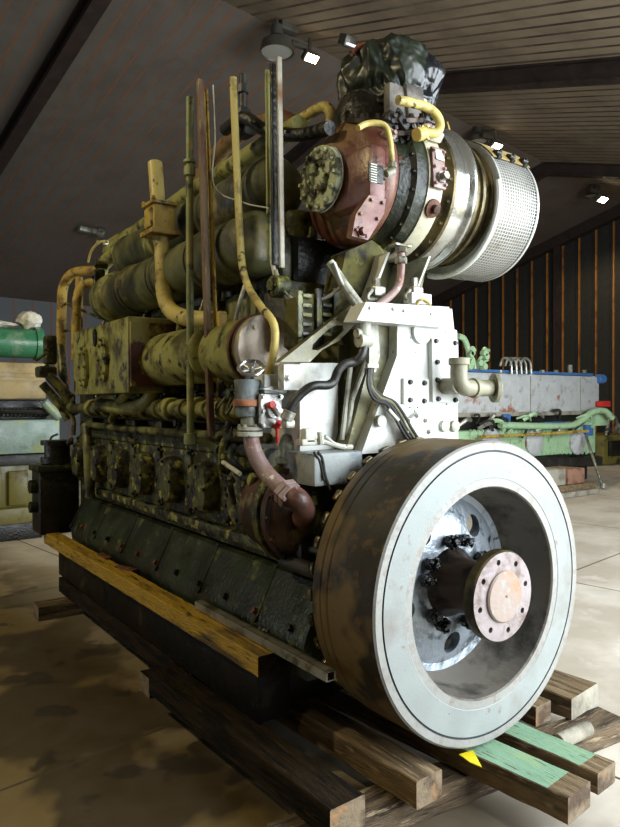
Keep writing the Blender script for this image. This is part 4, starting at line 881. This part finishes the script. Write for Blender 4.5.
m.cyl(P(0, 411, 7.2), P(46, 412, 7.2), .03, 8); lp(m, 'pump_row', 'black')
m = MB(); m.span(V(-4, YB-.1, P(5, 454).z), V(P(58, 440).x, 8.1, P(5, 420).z), .02); lp(m, 'crankcase', 'bpale')
m = MB(); m.span(V(-4, YB-.05, P(5, 466).z), V(P(62, 460).x, 8.1, P(5, 455).z), .02); lp(m, 'dark_ledge', 'hose')
m = MB(); m.span(V(-4, YB, P(5, 508).z), V(P(60, 490).x, 8.1, P(5, 464).z), .02); lp(m, 'lower_casing', 'bol')
for u in (-30, -8, 18):
    m = MB(); m.span(P(u-9, 506, YB-.06), P(u+9, 470, YB), .03); lp(m, 'inspection_door', 'bol')
m = MB(); m.span(V(-4, YB-.1, P(5, 524).z), V(P(52, 515).x, 8.2, P(5, 508).z), .02); lp(m, 'foot_rail', 'bol')
m = MB(); m.span(V(-4, YB-.05, 0), V(P(42, 530).x, 8.2, P(5, 523).z), .02); lp(m, 'base_block', 'black')
m = MB(); m.cyl(P(44, 402, YB-.1), P(60, 418, YB-.1), .06, 12); lp(m, 'pale_pipe', 'bpale')
m = MB(); m.tube([P(50, 450, 6.9), P(51, 438, 6.9), P(58, 434, 6.9)], .015, 8); lp(m, 'cable', 'hose')
def rag(name, p, s, label, mt, seed, cat='rag'):
    bm = bmesh.new(); bmesh.ops.create_icosphere(bm, subdivisions=4, radius=1)
    for v in bm.verts:
        n = v.co.normalized(); k = 1+.35*noise.noise(n*2.2+V(seed, 0, 0))+.12*noise.noise(n*6); v.co = V(p[0]+n.x*k*s[0], p[1]+n.y*k*s[1], p[2]+n.z*k*s[2])
    for f in bm.faces: f.smooth = True
    me = bpy.data.meshes.new(name); bm.to_mesh(me); bm.free(); me.materials.append(M[mt]); o = bpy.data.objects.new(name, me); COL.objects.link(o); return tag(o, label, cat)
rag('cloth_bundle', P(29, 320, 7.4), (.15, .14, .11), 'cream cloth bundle lying on the green pipe of the left background engine', 'cloth', 3)
rag('paper_sheet', P(-2, 324, 7.4), (.2, .15, .04), 'white sheet of paper or cloth on the green pipe at the left edge', 'cloth', 8, 'sheet')
# ================================================================== BACKGROUND, RIGHT
YR = 6.5
re_ = thing('background_engine', 'pale green ship engine with long grey tank on top, behind the flywheel at right', 'engine', (9.5, 7, 0))
def rp_(m, n, mt, par=None): return m.build(n, mt, par or re_)
def R(u, v, y=YR): return at(u, v, y=y)
x0 = R(455, 400).x; x1 = R(600, 400).x
m = MB(); m.span((x0-.3, YR, R(540, 414).z), (x1, YR+1.2, R(540, 374).z), .06); tank = rp_(m, 'grey_tank', 'bgrey')
m = MB(); m.span((x0, YR-.03, R(540, 374).z), (x1-.3, YR+1.22, R(540, 374).z+.05), .01)
rp_(m, 'blue_edge', 'bblue', tank)
m = MB(); m.span((x0-.3, YR-.03, R(540, 414).z-.03), (x1-.05, YR, R(540, 414).z+.05), .005); m.span((R(530, 400).x, YR-.012, R(530, 412).z), (R(530, 400).x+.02, YR, R(530, 376).z), 0); m.span((R(580, 400).x, YR-.012, R(530, 412).z), (R(580, 400).x+.02, YR, R(530, 376).z), 0); rp_(m, 'tank_seam', 'concw', tank)
for k in range(7):
    m = MB(); u = 500+14*k; h = 3 if k != 5 else 8; m.cyl(R(u, 373), R(u, 373-h), .05, 8); rp_(m, 'lifting_stud', 'zinc', tank)
m = MB(); m.cyl(R(597, 379), R(603, 379), .1, 12); rp_(m, 'blue_valve', 'bblue', tank)
m = MB(); m.span((x0-1, YR+.3, R(540, 432).z), (x1+.3, YR+1, R(540, 414).z), .02); rp_(m, 'engine_top', 'hose')
m = MB(); m.span((x0-1, YR, R(540, 456).z), (R(588, 440).x, YR+1.2, R(540, 428).z), .03)
for k in range(30): m.bolt(R(470+4*k, 431), -Y, .025, .03); m.bolt(R(470+4*k, 453), -Y, .025, .03)
for k in range(10): 
    m.span(R(478+11*k, 451, YR-.012), R(478.6+11*k, 433, YR), 0)
bd = rp_(m, 'crankcase', 'bmint')
m = MB(); m.span((R(590, 440).x, YR+.1, R(590, 456).z), (R(600, 440).x, YR+1.0, R(590, 422).z), .03); m.span((R(596, 420).x, YR, R(596, 426).z), (R(608, 420).x, YR+.6, R(596, 410).z), .03); rp_(m, 'end_housing', 'bmint')
for u in (533, 576, 490):
    m = MB(); m.lathe([(0, .27), (.05, .27), (.09, .2), (.1, 0)], R(u, 442), -Y, 24); m.bolts(R(u, 442)+V(0, -.05, 0), -Y, .24, 10, .02, .02); rp_(m, 'round_door', 'bgrey', bd)
m = MB(); m.tube([R(500, 425, 6.3), R(540, 426, 6.3), R(572, 425, 6.3), R(582, 420, 6.3), R(592, 412, 6.3), R(605, 411, 6.3), R(612, 418, 6.3)], .065, 12); rp_(m, 'green_pipe', 'bmint')
m = MB(); m.tube([R(480, 437, 6.2), R(540, 434, 6.2), R(588, 431, 6.2)], .03, 8); rp_(m, 'ochre_pipe', 'ochre')
m = MB(); m.span(R(545, 424, 6.4), R(570, 421, 6.5), .01); rp_(m, 'blue_fitting', 'bblue')
m = MB(); m.span(R(587, 436, 6.4), R(589.5, 425, 6.5), .02); rp_(m, 'blue_fitting', 'bblue')
m = MB(); m.span(R(504, 424, 6.4), R(507, 414, 6.5), .02); rp_(m, 'blue_fitting', 'bblue')
m = MB(); m.span(R(599, 407, 6.4), R(607, 401, 6.5), .03); rp_(m, 'red_fitting', 'bred')
for k in range(24):
    a = R(random.uniform(470, 615), random.uniform(414, 432), 6.4); m = MB(); b = a+V(random.uniform(-.5, .5), random.uniform(-.1, .1), random.uniform(-.2, .2)); m.tube([a, (a+b)/2+V(0, -.1, .08), b], random.uniform(.02, .05), 6); rp_(m, 'small_pipe', random.choice(['bmint', 'bmint', 'hose', 'hose', 'zinc']))
m = MB(); m.span((x0-1, YR+.1, R(540, 470).z), (R(600, 440).x, YR+1.2, R(540, 456).z), .03)
for k in range(12):
    m.span(R(470+11*k, 467, YR-.05), R(476+11*k, 456, YR+.1), .03)
rp_(m, 'sump', 'hose')
m = MB(); m.span((x0-1, YR+.2, 0), (R(596, 440).x, YR+1.1, R(540, 470).z), .03); rp_(m, 'base', 'black')
# green valve cluster visible just right of the white casing
gv = at(480, 350, y=3.0)
m = MB()
for k in range(8):
    a = R(random.uniform(464, 484), random.uniform(352, 368), 6.4); m.tube([a, a+V(.08, 0, .1), a+V(.16, 0, random.uniform(-.15, .15))], .03, 8); m.cyl(a, a+V(0, -.1, 0), .06, 12)
m.tube([R(458, 336, 6.4), R(464, 339, 6.4), R(468, 350, 6.4), R(470, 366, 6.4)], .055, 12); rp_(m, 'valve_cluster', 'bmint')
m = MB()
for k in range(5):
    a = R(500+5*k, 366, 6.4); m.tube([a, a+V(.1, 0, .15), a+V(.3, 0, .1), a+V(.35, 0, -.15)], .025, 6)
m.span(R(470, 369, 6.4), R(480, 366, 6.5), .02); rp_(m, 'wire_loops', 'zinc')
# stacked pallet timbers in front of it
def blk(px0, px1, y0, y1, z0, z1, name, mt, lb, cat='timber'):
    m = MB(); m.span((at(px0, 480, y=y0).x, y0, z0), (at(px1, 480, y=y0).x, y1, z1), .02); tag(m.build(name, mt), lb, cat)
blk(540, 600, 5.2, 6.0, 0, .10, 'timber_pallet', 'concw', 'grey weathered pallet on the floor behind the flywheel at right', 'pallet')
blk(546, 596, 5.25, 5.9, .102, .22, 'stacked_timber', 'wood', 'widest brown plank lying on the pallet behind the flywheel')
blk(548, 566, 5.3, 5.85, .222, .52, 'stacked_timber', 'concw', 'pale square timber block standing left on the plank behind the flywheel')
blk(568, 585, 5.3, 5.85, .222, .50, 'stacked_timber', mat('reddish_timber', (136, 100, 78), [((90, 64, 50), 6, .55, .08)], .8), 'reddish brown timber block right of the pale one on the plank')
p0 = at(603, 488, z=.03); m = MB(); m.cyl(V(at(586, 436, y=6.28).x, 6.28, at(586, 436, y=6.28).z), p0, .03, 10); m.cyl(p0+V(0, 0, .0), p0+V(0, 0, .1), .055, 10); tag(m.build('pry_bar', 'zinc'), 'thin grey bar leaning against the pale green background engine', 'bar')
mo = thing('olive_machine', 'olive brown machine at the right edge beyond the background engine', 'machine', (13, 6.5, 0))
m = MB(); m.span(V(at(604, 480, y=8.2).x, 8.2, 0), V(at(604, 480, y=8.2).x+2.2, 9.5, at(604, 436, y=8.2).z), .1); m.build('housing', 'bol', mo)
m = MB(); m.span(V(at(611, 480, y=8.1).x, 8.1, .25), V(at(611, 480, y=8.1).x+1.5, 8.2, at(611, 441, y=8.1).z), .05); m.build('dark_opening', 'black', mo)
m = MB(); m.lathe([(0, 0), (0, .2), (.2, .2), (.2, 0)], at(618, 430, y=8.4), -Y, 16); m.tube([at(606, 436, y=8.4), at(612, 415, y=8.4), at(620, 436, y=8.4)], .05, 8); m.build('pump_fittings', 'zinc', mo)

# ================================================================== LIGHT
W = bpy.data.worlds.new('world'); S.world = W; W.use_nodes = True; bg = W.node_tree.nodes['Background']
bg.inputs[0].default_value = (.72, .86, 1, 1); bg.inputs[1].default_value = 1.2
def area(name, loc, target, sx, sy, e, col, spread=180):
    l = bpy.data.lights.new(name, 'AREA'); l.shape = 'RECTANGLE'; l.size = sx; l.size_y = sy; l.energy = e; l.color = col; l.spread = math.radians(spread)
    o = bpy.data.objects.new(name, l); COL.objects.link(o); o.location = loc; o.rotation_euler = (V(*target)-V(*loc)).to_track_quat('-Z', 'Y').to_euler(); return o
dz = H((DA0+DA1)/2, E2N-.1, DZ/2)
area('door_daylight', dz+V(0, 0, .6), dz+V(-math.sin(AZ), math.cos(AZ), 0)*3-V(0, 0, .9), DA1-DA0, DZ, 1420, (.88, .95, 1))
dl = H(E1L+.1, 12, 1.8)
area('left_door_daylight', dl, dl+V(math.cos(AZ), math.sin(AZ), 0), 5, 3.6, 160, (.85, .95, 1))
def spot(name, p, tgt, e, col, ang=110, rad=.15):
    l = bpy.data.lights.new(name, 'SPOT'); l.energy = e; l.color = col; l.spot_size = math.radians(ang); l.spot_blend = .6; l.shadow_soft_size = rad
    o = bpy.data.objects.new(name, l); COL.objects.link(o); o.location = p; o.rotation_euler = (V(*tgt)-V(*p)).to_track_quat('-Z', 'Y').to_euler()
spot('warm_spot', H(-2.5, 5.5, 6.3), (-1.6, 1.8, 0), 700, (1, .84, .48), 120)
spot('warm_spot', H(-1.8, 1.5, 5.2), (-1.0, 1.0, 1), 90, (1, .86, .55), 130)  # added warm fill for the engine's front, no lamp hangs here
for u, v in ((310, 60), (495, 148), (601, 201)):
    p = hp(u, v+4, 7.9); spot('warm_spot', p-V(0, 0, .15), p-V(0, 0, 5), 260, (1, .86, .62), 150, .1)
S.view_settings.view_transform = 'Standard'; S.view_settings.look = 'None'; S.view_settings.gamma = 1; S.view_settings.use_curve_mapping = False
S.view_settings.exposure = 0
S.cycles.use_denoising = True
S.cycles.max_bounces = 8
